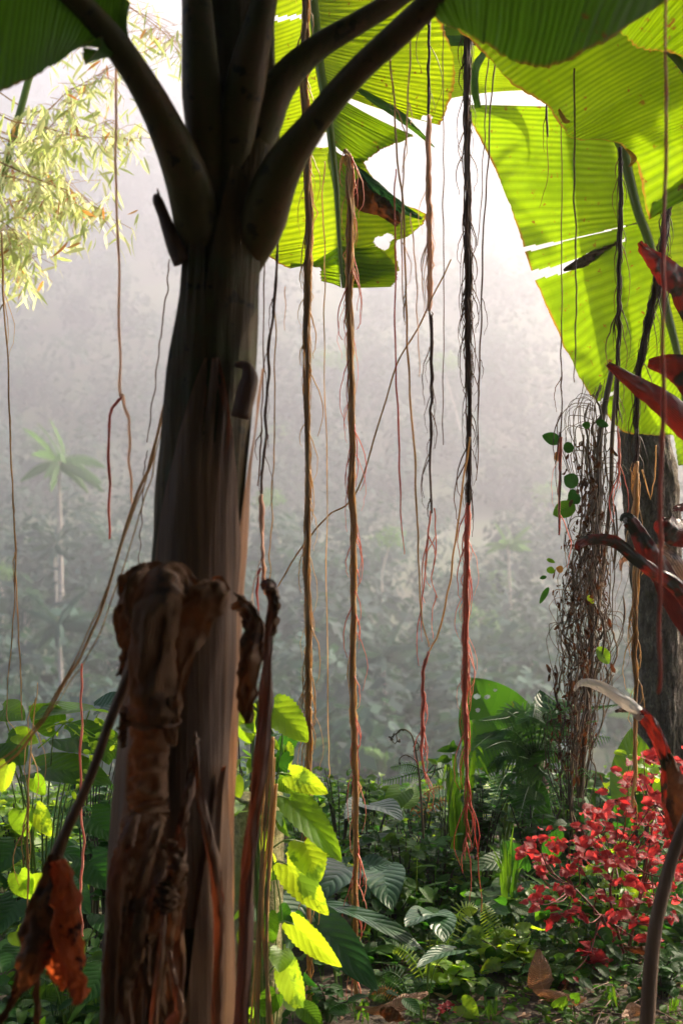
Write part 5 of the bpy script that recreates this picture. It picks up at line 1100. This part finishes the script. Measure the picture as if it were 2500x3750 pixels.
for (x, y, sz, lab) in ((1630, 3700, 60, 'tiny dark red seedling on the soil left of the single round leaf'), (2170, 3500, 130, 'low dull red plant under the red shrub right of the upright brown leaf')):
    bushy('red_seedling', x, y, 4.85 if sz < 100 else 5.2, sz*1.3, sz, 16 if sz < 100 else 40, sz*.45, lab, 'red', 'serr', None, 'seedling', 'redstem')
# ------------------------------------------------------------------ slanting sapling at right bottom
sp_ = thing('sapling', P(2340, 3900, 3.6), 'brown slanting sapling stem crossing the lower right corner', 'sapling')
b = MB(); b.tube(spline(PL([(2350, 4300), (2365, 3800), (2390, 3450), (2430, 3250), (2480, 3080), (2560, 2900), (2680, 2650)], 3.7), 40), [S(62-.6*i, 3.7)/2 for i in range(41)], 12); b.build('trunk', M['twig'], sp_)
b = MB()
for k in range(8):
    c = P(2600+k*22, 2780-k*28, 3.7); b.blade(c, (U(-.2, 1), U(-1, 1), U(-.2, .5)), UP, .2, .08, pf_oval, .8, .2, 8, 2)
b.build('foliage', M['green'], sp_)
# ------------------------------------------------------------------ dark red ti plant at right
tb = P(2640, 0, 4.79); tb.z = gz(tb.x, 4.79)
ti = thing('ti_plant', tb, 'plant with long curling blackish red leaves reaching in from the right edge', 'plant')
b = MB(); b.tube(spline([tb, Vector((tb.x+.02, 4.79, .9)), P(2630, 1500, 4.79)], 14), [.022]*15, 8); b.build('stem', M['twig'], ti)
def tl(pts, wd, mm, curl=.5, seed=0, tw=0.0, rag=.04, nm='leaf'):
    return ribbon([(x, y, d*1.14) for x, y, d in pts], wd, curl, 50, 10, 0.004, mm, nm, ti, tw, seed, rag)
tl([(2630, 1500, 4.2), (2520, 1100, 4.1), (2440, 1000, 4.05), (2370, 930, 4.02), (2340, 885, 4.0)], [30, 110, 100, 50, 14], 'tired', .6, 61)
tl([(2630, 1700, 4.2), (2520, 1560, 4.15), (2420, 1470, 4.1), (2330, 1410, 4.05), (2222, 1332, 4.0)], [30, 110, 90, 64, 20], 'tired', .8, 62, .5)
tl([(2640, 1600, 4.2), (2560, 1430, 4.1), (2480, 1350, 4.1), (2370, 1330, 4.1)], [30, 130, 110, 30], 'tired', .7, 63, .3)
tl([(2630, 2500, 4.2), (2500, 2250, 4.1), (2420, 2100, 4.05), (2370, 2020, 4.0), (2330, 1940, 4.0), (2290, 1900, 4.0), (2278, 1915, 3.98)], [30, 100, 90, 76, 60, 50, 20], 'tired', .8, 64)
tl([(2630, 2450, 4.2), (2500, 2180, 4.0), (2400, 2100, 3.95), (2330, 2050, 3.92), (2250, 1985, 3.9), (2170, 1975, 3.88), (2115, 1995, 3.86), (2120, 2015, 3.86)], [30, 60, 50, 46, 46, 44, 36, 10], 'tired', .9, 65, .6)
tl([(2630, 2400, 4.2), (2520, 2200, 4.15), (2430, 2050, 4.1), (2340, 2030, 4.1), (2280, 2050, 4.1), (2270, 2090, 4.1)], [30, 110, 100, 50, 20, 8], 'tidry', .7, 66, .3)
tl([(2640, 2000, 4.2), (2540, 1960, 4.1), (2470, 1950, 4.05), (2430, 1925, 4.0), (2410, 1900, 4.0)], [30, 110, 100, 90, 30], 'tired', 1.2, 67)
tl([(2640, 1850, 4.2), (2540, 1850, 4.1), (2460, 1865, 4.05)], [30, 40, 16], 'tired', .9, 68)
tl([(2560, 3100, 4.0), (2450, 2950, 3.95), (2440, 2800, 3.9), (2390, 2670, 3.88), (2335, 2605, 3.87)], [34, 50, 46, 56, 54], 'tired', .7, 69, .5, .1)
tl([(2352, 2625, 3.872), (2300, 2580, 3.865), (2200, 2515, 3.85), (2130, 2500, 3.84), (2100, 2530, 3.84)], [46, 48, 40, 28, 8], 'silver', 1.0, 73, .4, .08)
tl([(2440, 2750, 3.9), (2470, 2850, 3.88), (2490, 2950, 3.88), (2500, 3080, 3.88)], [20, 60, 110, 30], 'dry', .8, 70)
tl([(2380, 2660, 3.9), (2320, 2600, 3.89), (2250, 2605, 3.88)], [40, 30, 10], 'tidry', .6, 71)
tl([(2480, 2850, 3.9), (2475, 3000, 3.9), (2490, 3150, 3.9)], [50, 90, 10], 'tired', .9, 72)
# ------------------------------------------------------------------ rough tree at right with dry vine tangle
tx = [(1000, 2290, 2440), (1400, 2275, 2440), (1620, 2268, 2450), (1750, 2272, 2478), (1900, 2292, 2488), (2150, 2312, 2496), (2500, 2322, 2505), (2750, 2335, 2520), (3000, 2335, 2540), (3330, 2320, 2580), (3420, 2290, 2620)]
DT = 7.7
rt = thing('rough_tree', (P(2440, 0, DT).x, DT, gz(P(2440, 0, DT).x, DT)), 'tree with rough grey brown bark standing at the right behind the hanging roots', 'tree')
b = MB(); nr, nc = 300, 110; z1 = P(0, -1500, DT).z; z0 = -0.35
for i in range(nr+1):
    z = z0+(z1-z0)*i/nr; py = (CZ-z)/DT/.72*3750+1875
    l = float(np.interp(py, [q[0] for q in tx], [q[1] for q in tx])); r = float(np.interp(py, [q[0] for q in tx], [q[2] for q in tx]))
    if py < 1000: l += (1000-py)*.01; r -= (1000-py)*.02
    c = P((l+r)/2, py, DT); a = S((r-l)/2, DT)
    for j in range(nc):
        th = j/nc*6.283; u = Vector((math.cos(th), math.sin(th), z*1.2))
        k = a*(1+.08*noise.noise(u*2.2)+.09*noise.noise(Vector((u.x*6, u.y*6, z*5)))+.07*noise.noise(Vector((u.x*15, u.y*15, z*12))))
        b.v.append(c+Vector((math.cos(th)*k, math.sin(th)*k, 0))); b.uv.append((j/nc, i/nr)); b.lv.append(.5)
for i in range(nr):
    for j in range(nc): b.f.append((i*nc+j, i*nc+(j+1) % nc, (i+1)*nc+(j+1) % nc, (i+1)*nc+j))
b.build('trunk', M['bark'], rt)
# unseen crown and limbs above the frame, its leaves placed to shade the foreground
top = P(2370, -1500, DT)
b = MB()
LIMB = [top+Vector(v) for v in ((-2.2, -1.2, 1.2), (-.8, 1.2, 1.6), (2.0, .5, 1.8), (.6, -2.6, 1.5), (3.0, 2.4, 1.6), (-3.6, -3.2, .9), (1.5, 3.0, 2.0))]
for e in LIMB: b.tube(spline([top+Vector((0, 0, -.3)), top.lerp(e, .5)+Vector((0, 0, .4)), e], 10), [.10*(1-.08*i) for i in range(11)], 8)
b.build('limb', M['bark'], rt)
b = MB()
def sunline(p, y):                       # where the sun ray that ends at p crosses distance y
    t = (y-p.y)/SD.y; return p+SD*t
LIT = [(P(850, 3300, DA), .16), (P(845, 3600, DA), .16), (P(940, 1040, DA), .05), (P(1130, 480, 3.0), .04), (P(545, 265, 3.0), .04), (P(1120, 2700, 4.5), .3), (P(1120, 3150, 4.45), .35), (P(1130, 3500, 4.4), .25), (P(250, 3550, 2.85), .14), (P(600, 3600, 2.8), .07),
       (P(1128, 900, 4.9), .3), (P(1125, 1500, 4.9), .3), (P(1125, 2100, 4.9), .3), (P(1130, 2700, 4.9), .3), (P(1285, 1200, 5), .3), (P(1295, 1900, 5), .3), (P(1300, 2500, 5), .3), (P(1705, 2100, 5.2), .3), (P(1705, 2600, 5.2), .3), (P(1570, 800, 5.6), .2),
       (P(2300, 3100, 5.15), .35), (P(2400, 2800, 5.15), .25), (P(1950, 3150, 5.15), .15), (P(1700, 3400, 5.5), .2), (P(60, 3000, 6), .4), (P(200, 3000, 6.2), .3), (P(300, 2700, 5), .3),
       (P(1350, 300, 5.8), .5), (P(1200, 800, 5.8), .4), (P(1400, 900, 5.8), .3), (P(2000, 700, 6.35), .35), (P(2100, 1100, 6.35), .35), (P(2300, 1400, 6.35), .3), (P(2250, 700, 6.35), .3), (P(2350, 480, 4.3), .3), (P(2450, 650, 4.3), .25), (P(2350, 100, 3.7), .2),
       (P(100, 500, 9), .9), (P(350, 300, 9), .7), (P(550, 100, 9), .5), (P(50, 850, 9), .7), (P(1000, 2000, 3.9), .08), (P(2330, 2200, 4.9), .15), (P(2400, 1950, 4), .12), (P(2200, 2550, 3.85), .12), (P(950, 3000, 4.75), .2), (P(845, 3000, 3.2), .1), (P(845, 3100, 3.2), .1), (P(845, 3200, 3.2), .1), (P(845, 3450, 3.2), .1), (P(845, 3720, 3.2), .1), (P(430, 700, 3.6), .08), (P(432, 1000, 3.6), .08), (P(440, 1300, 3.6), .08), (P(470, 1700, 3.6), .08), (P(15, 1100, 4.8), .12), (P(36, 1500, 4.8), .12), (P(50, 1900, 4.8), .12), (P(45, 2300, 4.8), .12), (P(1000, 3100, 4.7), .2), (P(1010, 3250, 4.7), .2)]+[(P(2490, y, 7.6), .15) for y in range(1650, 2700, 150)]
for y in range(560, 3700, 110): LIT.append((P(1125, y, 4.9), .07))
for y in range(640, 3700, 110): LIT.append((P(1290, y, 5.05), .07))
for y in range(1850, 3100, 110): LIT.append((P(1705, y, 5.2), .08))
for y in range(400, 1150, 90): LIT.append((P(1570, y, 5.6), .09))
for y in range(1700, 2900, 110): LIT.append((P(2325, y, 4.9), .07))
def blocked_ok(p, size):  # keeps crown leaves out of the sun rays to LIT points
    for q, r in LIT:
        v = p-q; t = v.dot(SD)
        if t > .5 and (v-SD*t).length < r+size: return False
    return True
def leafcard(b, p, size):
    a = U(0, 6.28); dr = Vector((math.cos(a), math.sin(a), U(-.5, .3)))
    b.blade(p, dr, (U(-.5, .5), U(-.5, .5), 1), size, size*.5, pf_oval, .6, .15, 4, 1)
nleaf = 0
for _ in range(60000):
    p = Vector((U(-3.5, 8), U(-3, 12.5), U(4.6, 8.2)))
    if p.z < CZ+.36*max(p.y, 0)+.45+.03*max(0, p.y): continue
    if noise.noise(p*.55)+.25*noise.noise(p*1.7) < (-.02 if p.y > 3.5 else -.22): continue
    if not blocked_ok(p, .10): continue
    leafcard(b, p, U(.16, .3)); nleaf += 1
    if nleaf > 15000: break
DARK = [(P(x, y, d), r) for x, y, d, r in [(820, y, 3.2, .22) for y in range(-300, 2300, 170)]+[(560, y, 2.9, .16) for y in range(2200, 3800, 140)]+[(700, y, 3.0, .12) for y in range(2500, 3800, 140)]
        + [(150, 100, 2.9, .3), (350, 50, 2.9, .2), (0, 250, 2.9, .2), (1750, 50, 2.87, .2), (2050, 0, 2.86, .2), (1250, 330, 2.95, .12), (1450, 150, 2.93, .12), (600, 450, 3.0, .12), (240, 3200, 2.87, .1), (950, 2500, 3.05, .1), (930, 2900, 3.05, .1)]+[(1712, y, 5.2, .08) for y in range(350, 1800, 120)]+[(1800, 150, 4.3, .3), (1620, 60, 4.3, .2)]+[(895, y, 3.2, .1) for y in range(1150, 2950, 120)]]
for _ in range(420):  # more points, so added leaves also shade the near air
    d_ = 2.9*random.random()**.7+.3; DARK.append((P(U(-200, 2700), U(-400, 3900), d_), .22))
for x, y in ((1620, 80), (1720, 130), (1800, 180), (1880, 220), (1960, 270), (2050, 300), (2150, 330), (1900, 100), (2000, 100), (2100, 180), (2200, 220), (1900, 50), (2300, 250)):  # leaf clumps added to darken the nearer upper right leaf
    for k in range(150):
        p = P(x, y, 4.32)+SD*U(2.4, 3.6)+Vector((U(-.12, .12), U(-.12, .12), U(-.12, .12)))
        if p.z > CZ+.36*p.y+.3: leafcard(b, p, U(.08, .15))
for q, r in DARK:  # leaf clumps added along the sun rays to shade the DARK points
    for k in range(int(900*r) if r != .22 else 60):
        p = q+SD*U(7.0, 10)+Vector((U(-r, r), U(-r, r), U(-r, r)))
        if p.z > CZ+.36*p.y+.25 and blocked_ok(p, .05): leafcard(b, p, U(.10, .18))
b.build('crown', M['canopy'], rt)  # crown together with the added shading clumps
# second shade tree, unseen behind the camera, added to darken the foreground
sh = thing('shade_tree', (-2.2, -3.2, 0), 'unseen leafy tree added behind the viewpoint to shade the foreground', 'tree')
b = MB(); b.tube(spline([Vector((-2.2, -3.2, -.1)), Vector((-2.1, -3.1, 3)), Vector((-1.8, -2.8, 6))], 12), [.22-.01*i for i in range(13)], 12); b.build('trunk', M['bark'], sh)
b = MB(); nleaf = 0
while nleaf < 19000:
    u = Vector((random.gauss(0, 1), random.gauss(0, 1), random.gauss(0, 1))).normalized()*U(.55, 1)
    p = Vector((-.5+u.x*8.5, -3.0+u.y*5.5, 4.2+u.z*4.6))
    if p.z < .3 or (p.y > 1.6 and p.z < 3.6) or p.y > 3 or (Vector((p.x, p.y, p.z-1.4)).length < 1.7) or (p.y > -.2 and abs(p.x) < .6*p.y+.6 and p.z < 3.4): continue
    leafcard(b, p, U(.35, .6)); nleaf += 1
b.build('crown', M['canopy'], sh)
# dry vine tangle
cl_ = [(1300, 2230), (1480, 2180), (1600, 2175), (1800, 2185), (2000, 2175), (2200, 2150), (2400, 2150), (2600, 2130), (2800, 2110), (3050, 2100)]
vt = thing('vine_tangle', (P(2110, 0, 6.3).x, 6.3, gz(P(2110, 0, 6.3).x, 6.3)), 'hanging column of dry tangled vines and dead stems left of the rough tree', 'vine tangle')
def cxy(y): return float(np.interp(y, [q[0] for q in cl_], [q[1] for q in cl_]))
b = MB()
for k in range(125):
    y0 = U(1380, 2500); y1 = y0+U(200, 1100); y1 = min(y1, 3080); sd = random.gauss(0, 27); n_ = 22
    q = []; dv = U(-.12, .12)
    for i in range(n_+1):
        y = y0+(y1-y0)*i/n_
        wd = .9+1.2*max(0, 1-abs(y-2350)/500)
        x = cxy(y)+sd*wd+34*wd*noise.noise(Vector((i*.22, k*.77, 0)))+(6*noise.noise(Vector((i*.9, k*.7, 3))))
        q.append(P(x, y, 6.3+dv+.06*noise.noise(Vector((i*.2, k, 7)))))
    b.tube(q, S(random.choice((U(.8, 1.6), U(1, 2.2), U(2, 4.4))), 6.3), 4)
b.tube(spline(PL([(2240, 1350), (2195, 1600), (2190, 1900), (2165, 2200), (2160, 2500), (2130, 2800), (2120, 3100)], 6.3), 30), S(11, 6.3), 8)
b.tube(spline(PL([(2260, 1350), (2240, 1600), (2235, 1800), (2215, 2000), (2180, 2300)], 6.35), 30), S(8, 6.3), 8)
b.build('dead_stems', M['tangle'], vt)
b = MB()
for k in range(85):          # loose looping tendrils
    y0 = U(1450, 2750); s_ = -1 if random.random() < .75 else 1; x0 = cxy(y0)+s_*U(0, 25)
    L = U(80, 320); ou = U(20, 130); q = []
    for i in range(15):
        t = i/14; q.append(P(x0+s_*ou*math.sin(t*2.6)+14*noise.noise(Vector((t*4, k, 0))), y0-40*math.sin(t*3.1)+L*t*t+10*noise.noise(Vector((t*5, k, 3))), 6.25+.1*noise.noise(Vector((t, k, 9)))))
    b.tube(q, S(U(.9, 1.9), 6.3), 4)
b.build('tendril', M['tangle'], vt)
b = MB()
for k in range(430):          # shrivelled leaves and pods
    y0 = U(1600, 2850); x0 = cxy(y0)+random.gauss(-22, 34)
    if random.random() < .3: x0 += random.choice((-60, 40))
    p = P(x0, y0, 6.22+U(-.1, .1)); L = S(U(14, 44), 6.3)
    b.blade(p, (U(-.5, .5), U(-.4, .4), -1), (U(-1, 1), -1, 0), L, L*U(.2, .55), pf_oval, U(-1, 2), .6, 7, 2, .2, None, 0, 0, U(-2, 2))
b.build('dead_foliage', M['dry'], vt)
for k, (a, tip, w_, mm_) in enumerate([((2050, 1620), (1985, 1595), 45, 'deep'), ((2060, 1640), (2100, 1640), 40, 'deep'), ((2045, 1690), (2035, 1655), 24, 'orange_leaf'), ((2110, 1780), (2065, 1745), 60, 'deep'), ((2120, 1810), (2080, 1830), 55, 'deep'), ((2105, 1850), (2025, 1885), 62, 'green'),
                           ((2010, 2100), (2018, 2075), 30, 'green'), ((2000, 2112), (1975, 2118), 14, 'deep'), ((2060, 2090), (2035, 2080), 26, 'orange_leaf'), ((2008, 2150), (1975, 2210), 20, 'deep'), ((2180, 1545), (2225, 1560), 28, 'deep'), ((2160, 1560), (2130, 1555), 26, 'deep'),
                           ((2185, 2370), (2228, 2430), 46, 'lime'), ((2150, 2180), (2170, 2210), 20, 'lime'), ((2000, 2048), (2030, 2060), 16, 'green')]):
    b = MB(); leaf_at(b, (*a, 6.2), (*tip, 6.2), w_, 'oval', face=.9, droop=.2); b.build('leaf', M[mm_], vt)
for (x, y0, y1) in ((2245, 1900, 2100), (2252, 1850, 2080), (2280, 2180, 2310), (2205, 2250, 2420), (2100, 2370, 2440)):
    b = MB(); b.tube(spline(PL([(x, y0), (x+6, (y0+y1)/2), (x-4, y1)], 6.2), 8), [S(v, 6.2) for v in (1, 3, 4, 4, 4, 4, 3, 2, 1)], 5); b.build('seed_pod', M['tangle'], vt)
# ------------------------------------------------------------------ bamboo at upper left
bm = thing('bamboo', (P(-500, 0, 9).x, 9.0, gz(P(-500, 0, 9).x, 9)), 'bamboo sprays with narrow sunlit leaves hanging in from the upper left', 'bamboo')
b = MB(); b0 = Vector((P(-500, 0, 9).x, 9, -1))
b.tube(spline([b0, b0+Vector((.1, 0, 3)), b0+Vector((.5, 0, 6.5))], 20), [.045-.001*i for i in range(21)], 8)
b.tube(spline([b0+Vector((.2, .3, 0)), b0+Vector((.4, .2, 3)), b0+Vector((1.4, 0, 6.8))], 20), [.04-.001*i for i in range(21)], 8); b.build('cane', M['greenstem'], bm)
BR = [[(-300, -100), (0, 60), (250, 40), (420, 20)], [(-300, 0), (150, 180), (400, 130), (660, 90)], [(-300, 100), (100, 400), (260, 330), (440, 230), (660, 130)], [(-300, 300), (50, 520), (230, 420), (380, 260)], [(-300, 350), (0, 480), (200, 520), (410, 440), (430, 520)],
      [(-300, 500), (0, 560), (180, 570), (260, 700)], [(-300, 560), (0, 640), (150, 680), (260, 790)], [(-300, 600), (0, 720), (100, 760), (160, 850)], [(-300, 700), (-20, 800), (60, 860), (110, 960)], [(-300, 760), (-30, 880), (20, 930), (60, 1000)],
      [(-300, 450), (100, 640), (300, 720), (370, 800)], [(-300, -200), (200, -40), (500, 40), (680, 180)], [(-300, 200), (0, 420), (140, 460), (300, 500), (410, 500)], [(-300, 520), (0, 600), (120, 640), (200, 830)], [(300, -200), (450, 0), (600, 120), (690, 250)]]
b = MB(); l_ = MB(); lo = MB()
for k, br in enumerate(BR):
    dp = 9+U(-.8, .8); sp = spline(PL(br, dp), 50); b.tube(sp, [.006*(1-.017*i) for i in range(51)], 5)
    tot = 7 if k < 2 or k in (11, 14) else 13
    for i in range(14, 51):
        for _ in range(3):
            sub = Vector((U(-1, 1), U(-.6, .6), U(-1, .4))).normalized()*U(.03, .24)
            q = sp[i]+sub
            if _ == 0: b.tube([sp[i], sp[i]+sub*.5+Vector((0, 0, .01)), q], .0016, 4, cap=False)
            for j in range(random.choice((0, 1, 1, 2, 3)) if tot > 7 else random.choice((0, 0, 1, 1))):
                L = U(.07, .15); dr = Vector((U(-.8, .8), U(-.5, .5), -U(.2, 1.2)))
                (lo if random.random() < .05 else l_).blade(q+Vector((U(-.02, .02), U(-.02, .02), U(-.02, .02))), dr, (U(-1, 1), U(-1, .3), U(-.2, 1)), L, L*U(.12, .2), pf_lance, U(0, .6), .15, 5, 1)
b.build('twigs', M['cord'], bm); l_.build('foliage', M['bamboo'], bm); lo.build('withered_foliage', M['orange_leaf'], bm)
# ------------------------------------------------------------------ fallen leaves, twigs, ground cover
def fallen(pts, wd, label, curl=.9, mm='fallen', seed=0, tw=0.0, face=None):
    c = P(*pts[0]); t = thing('fallen_leaf', c, label, 'fallen leaf', 'dead leaves on the soil')
    ribbon(pts, wd, curl, 40, 12, 0.003, mm, 'blade', t, tw, seed, .03, face)
def gl(l): return [(x, y, G(x, y2, h).y) for x, y, y2, h in l]
fallen([(1300, 3690, 4.72), (1400, 3700, 4.72), (1480, 3670, 4.74), (1565, 3635, 4.78)], [6, 40, 60, 10], 'rolled pale brown leaf lying at the bottom centre with raised pointed ends', 1.5, seed=80)
fallen([(1390, 3700, 4.68), (1430, 3715, 4.68), (1480, 3735, 4.68)], [20, 60, 8], 'torn darker brown leaf under the rolled pale one', .8, 'dry', 81)
fallen([(2000, 3640, 4.98), (1980, 3600, 5.0), (1975, 3540, 5.0), (1970, 3475, 5.02)], [10, 100, 76, 6], 'brown leaf standing upright on the soil with its ribs showing', .35, seed=82)
fallen([(1950, 3625, 4.96), (2020, 3650, 4.92), (2090, 3665, 4.9), (2145, 3655, 4.9)], [10, 50, 50, 6], 'curled brown leaf lying at the foot of the upright one', 1.2, seed=83)
fallen([(2280, 3740, 4.75), (2310, 3700, 4.8), (2370, 3710, 4.8)], [20, 60, 10], 'small brown leaf at the bottom right beside the sapling stem', .7, seed=84)
fallen([(2280, 3470, 5.2), (2350, 3480, 5.2), (2430, 3470, 5.2)], [10, 34, 8], 'narrow brown leaf lying below the red shrub', 1.2, 'dry', 85)
fallen([(2030, 3590, 5.05), (2060, 3610, 5.03), (2090, 3640, 4.98)], [10, 60, 10], 'dull reddish brown leaf right of the upright brown leaf', .6, 'dry', 86)
lt = MB()
for _ in range(600):
    x = U(.0, 1.7); y = U(4.5, 6.0); p = Vector((x, y, gz(x, y)+.008)); a = U(0, 6.28); L = U(.015, .06)
    lt.blade(p, (math.cos(a), math.sin(a), U(-.1, .3)), (U(-.4, .4), U(-.4, .4), 1), L, L*U(.3, .6), pf_oval, U(-.8, 1), .3, 5, 1)
tag(lt.build('leaf_litter', M['fallen']), kind='stuff')
b = MB()
for _ in range(140):
    x = U(.1, 1.6); y = U(4.6, 5.7); a = U(0, 6.28); L = U(.04, .25); p = Vector((x, y, gz(x, y)+.012)); q = p+Vector((math.cos(a)*L, math.sin(a)*L, 0)); q.z = gz(q.x, q.y)+.012+U(0, .02)
    b.tube(spline([p, (p+q)/2+Vector((U(-.01, .01), 0, U(0, .015))), q], 5), U(.001, .003), 4)
tag(b.build('twig_litter', M['twig']), kind='stuff')
def cover(name, n, area, zh, size, mm, kind='oval', cond=None, face=.3):
    b = MB(); kw = dict(oval=pf_oval, lance=pf_lance, heart=pf_heart)[kind]; k = 0
    while k < n:
        x = U(*area[:2]); y = U(*area[2:])
        if cond and not cond(x, y): continue
        k += 1
        h = zh*(.25+.75*random.random())*(.6 if y < 5.2 and x > -.3 else 1)*(.7+.6*noise.noise(Vector((x*1.8, y*1.8, 3)))); p = Vector((x, y, gz(x, y)+h))
        a = U(0, 6.28); L = size*U(.5, 1.4)
        b.blade(p, (math.cos(a), math.sin(a), U(-.4, .4)), Vector((U(-.5, .5), U(-.8, .2), 1)), L, L*(.55 if kind != 'lance' else .12), kw, U(.2, 1.1), .2, 6, 2, .03, None, .15 if kind == 'heart' else 0)
        if k % 4 == 0: b.tube([Vector((x+U(-.03, .03), y, gz(x, y))), p], .0015, 4, cap=False)
    tag(b.build(name, M[mm]), kind='stuff')
soil = lambda x, y: not (x > .22 and y < 5.3+.12*math.sin(x*5)) and not (-.45 < x < .35 and y < 5.2 and random.random() < .85) and not (abs(x-P(600, 0, 3.2).x) < .3 and y < 3.6)
cover('ground_cover', 5600, (-2.7, 3.1, 4.2, 8.8), .32, .075, 'deep', 'oval', soil)
cover('ground_cover', 3200, (-2.7, 3.1, 4.4, 8.8), .36, .065, 'green', 'heart', soil)
cover('ground_cover', 1500, (-2.8, 3.1, 4.6, 8.8), .40, .16, 'green', 'lance', soil)
cover('ground_cover', 500, (-2.7, 3.1, 5.4, 8.8), .40, .20, 'deep', 'heart', soil)
cover('ground_cover', 700, (-2.7, 3.1, 5.4, 8.8), .46, .07, 'lime', 'heart', soil)
cover('ground_cover', 1700, (-3.2, -.8, 6.4, 8.8), .3, .08, 'lime', 'heart')
cover('ground_cover', 3200, (-4, 5, 8.2, 10.5), .35, .10, 'green', 'oval')
cover('ground_cover', 1100, (.2, 1.7, 4.7, 5.7), .07, .045, 'green', 'heart')
cover('ground_cover', 1200, (.2, 1.9, 5.0, 6.0), .14, .06, 'deep', 'oval')
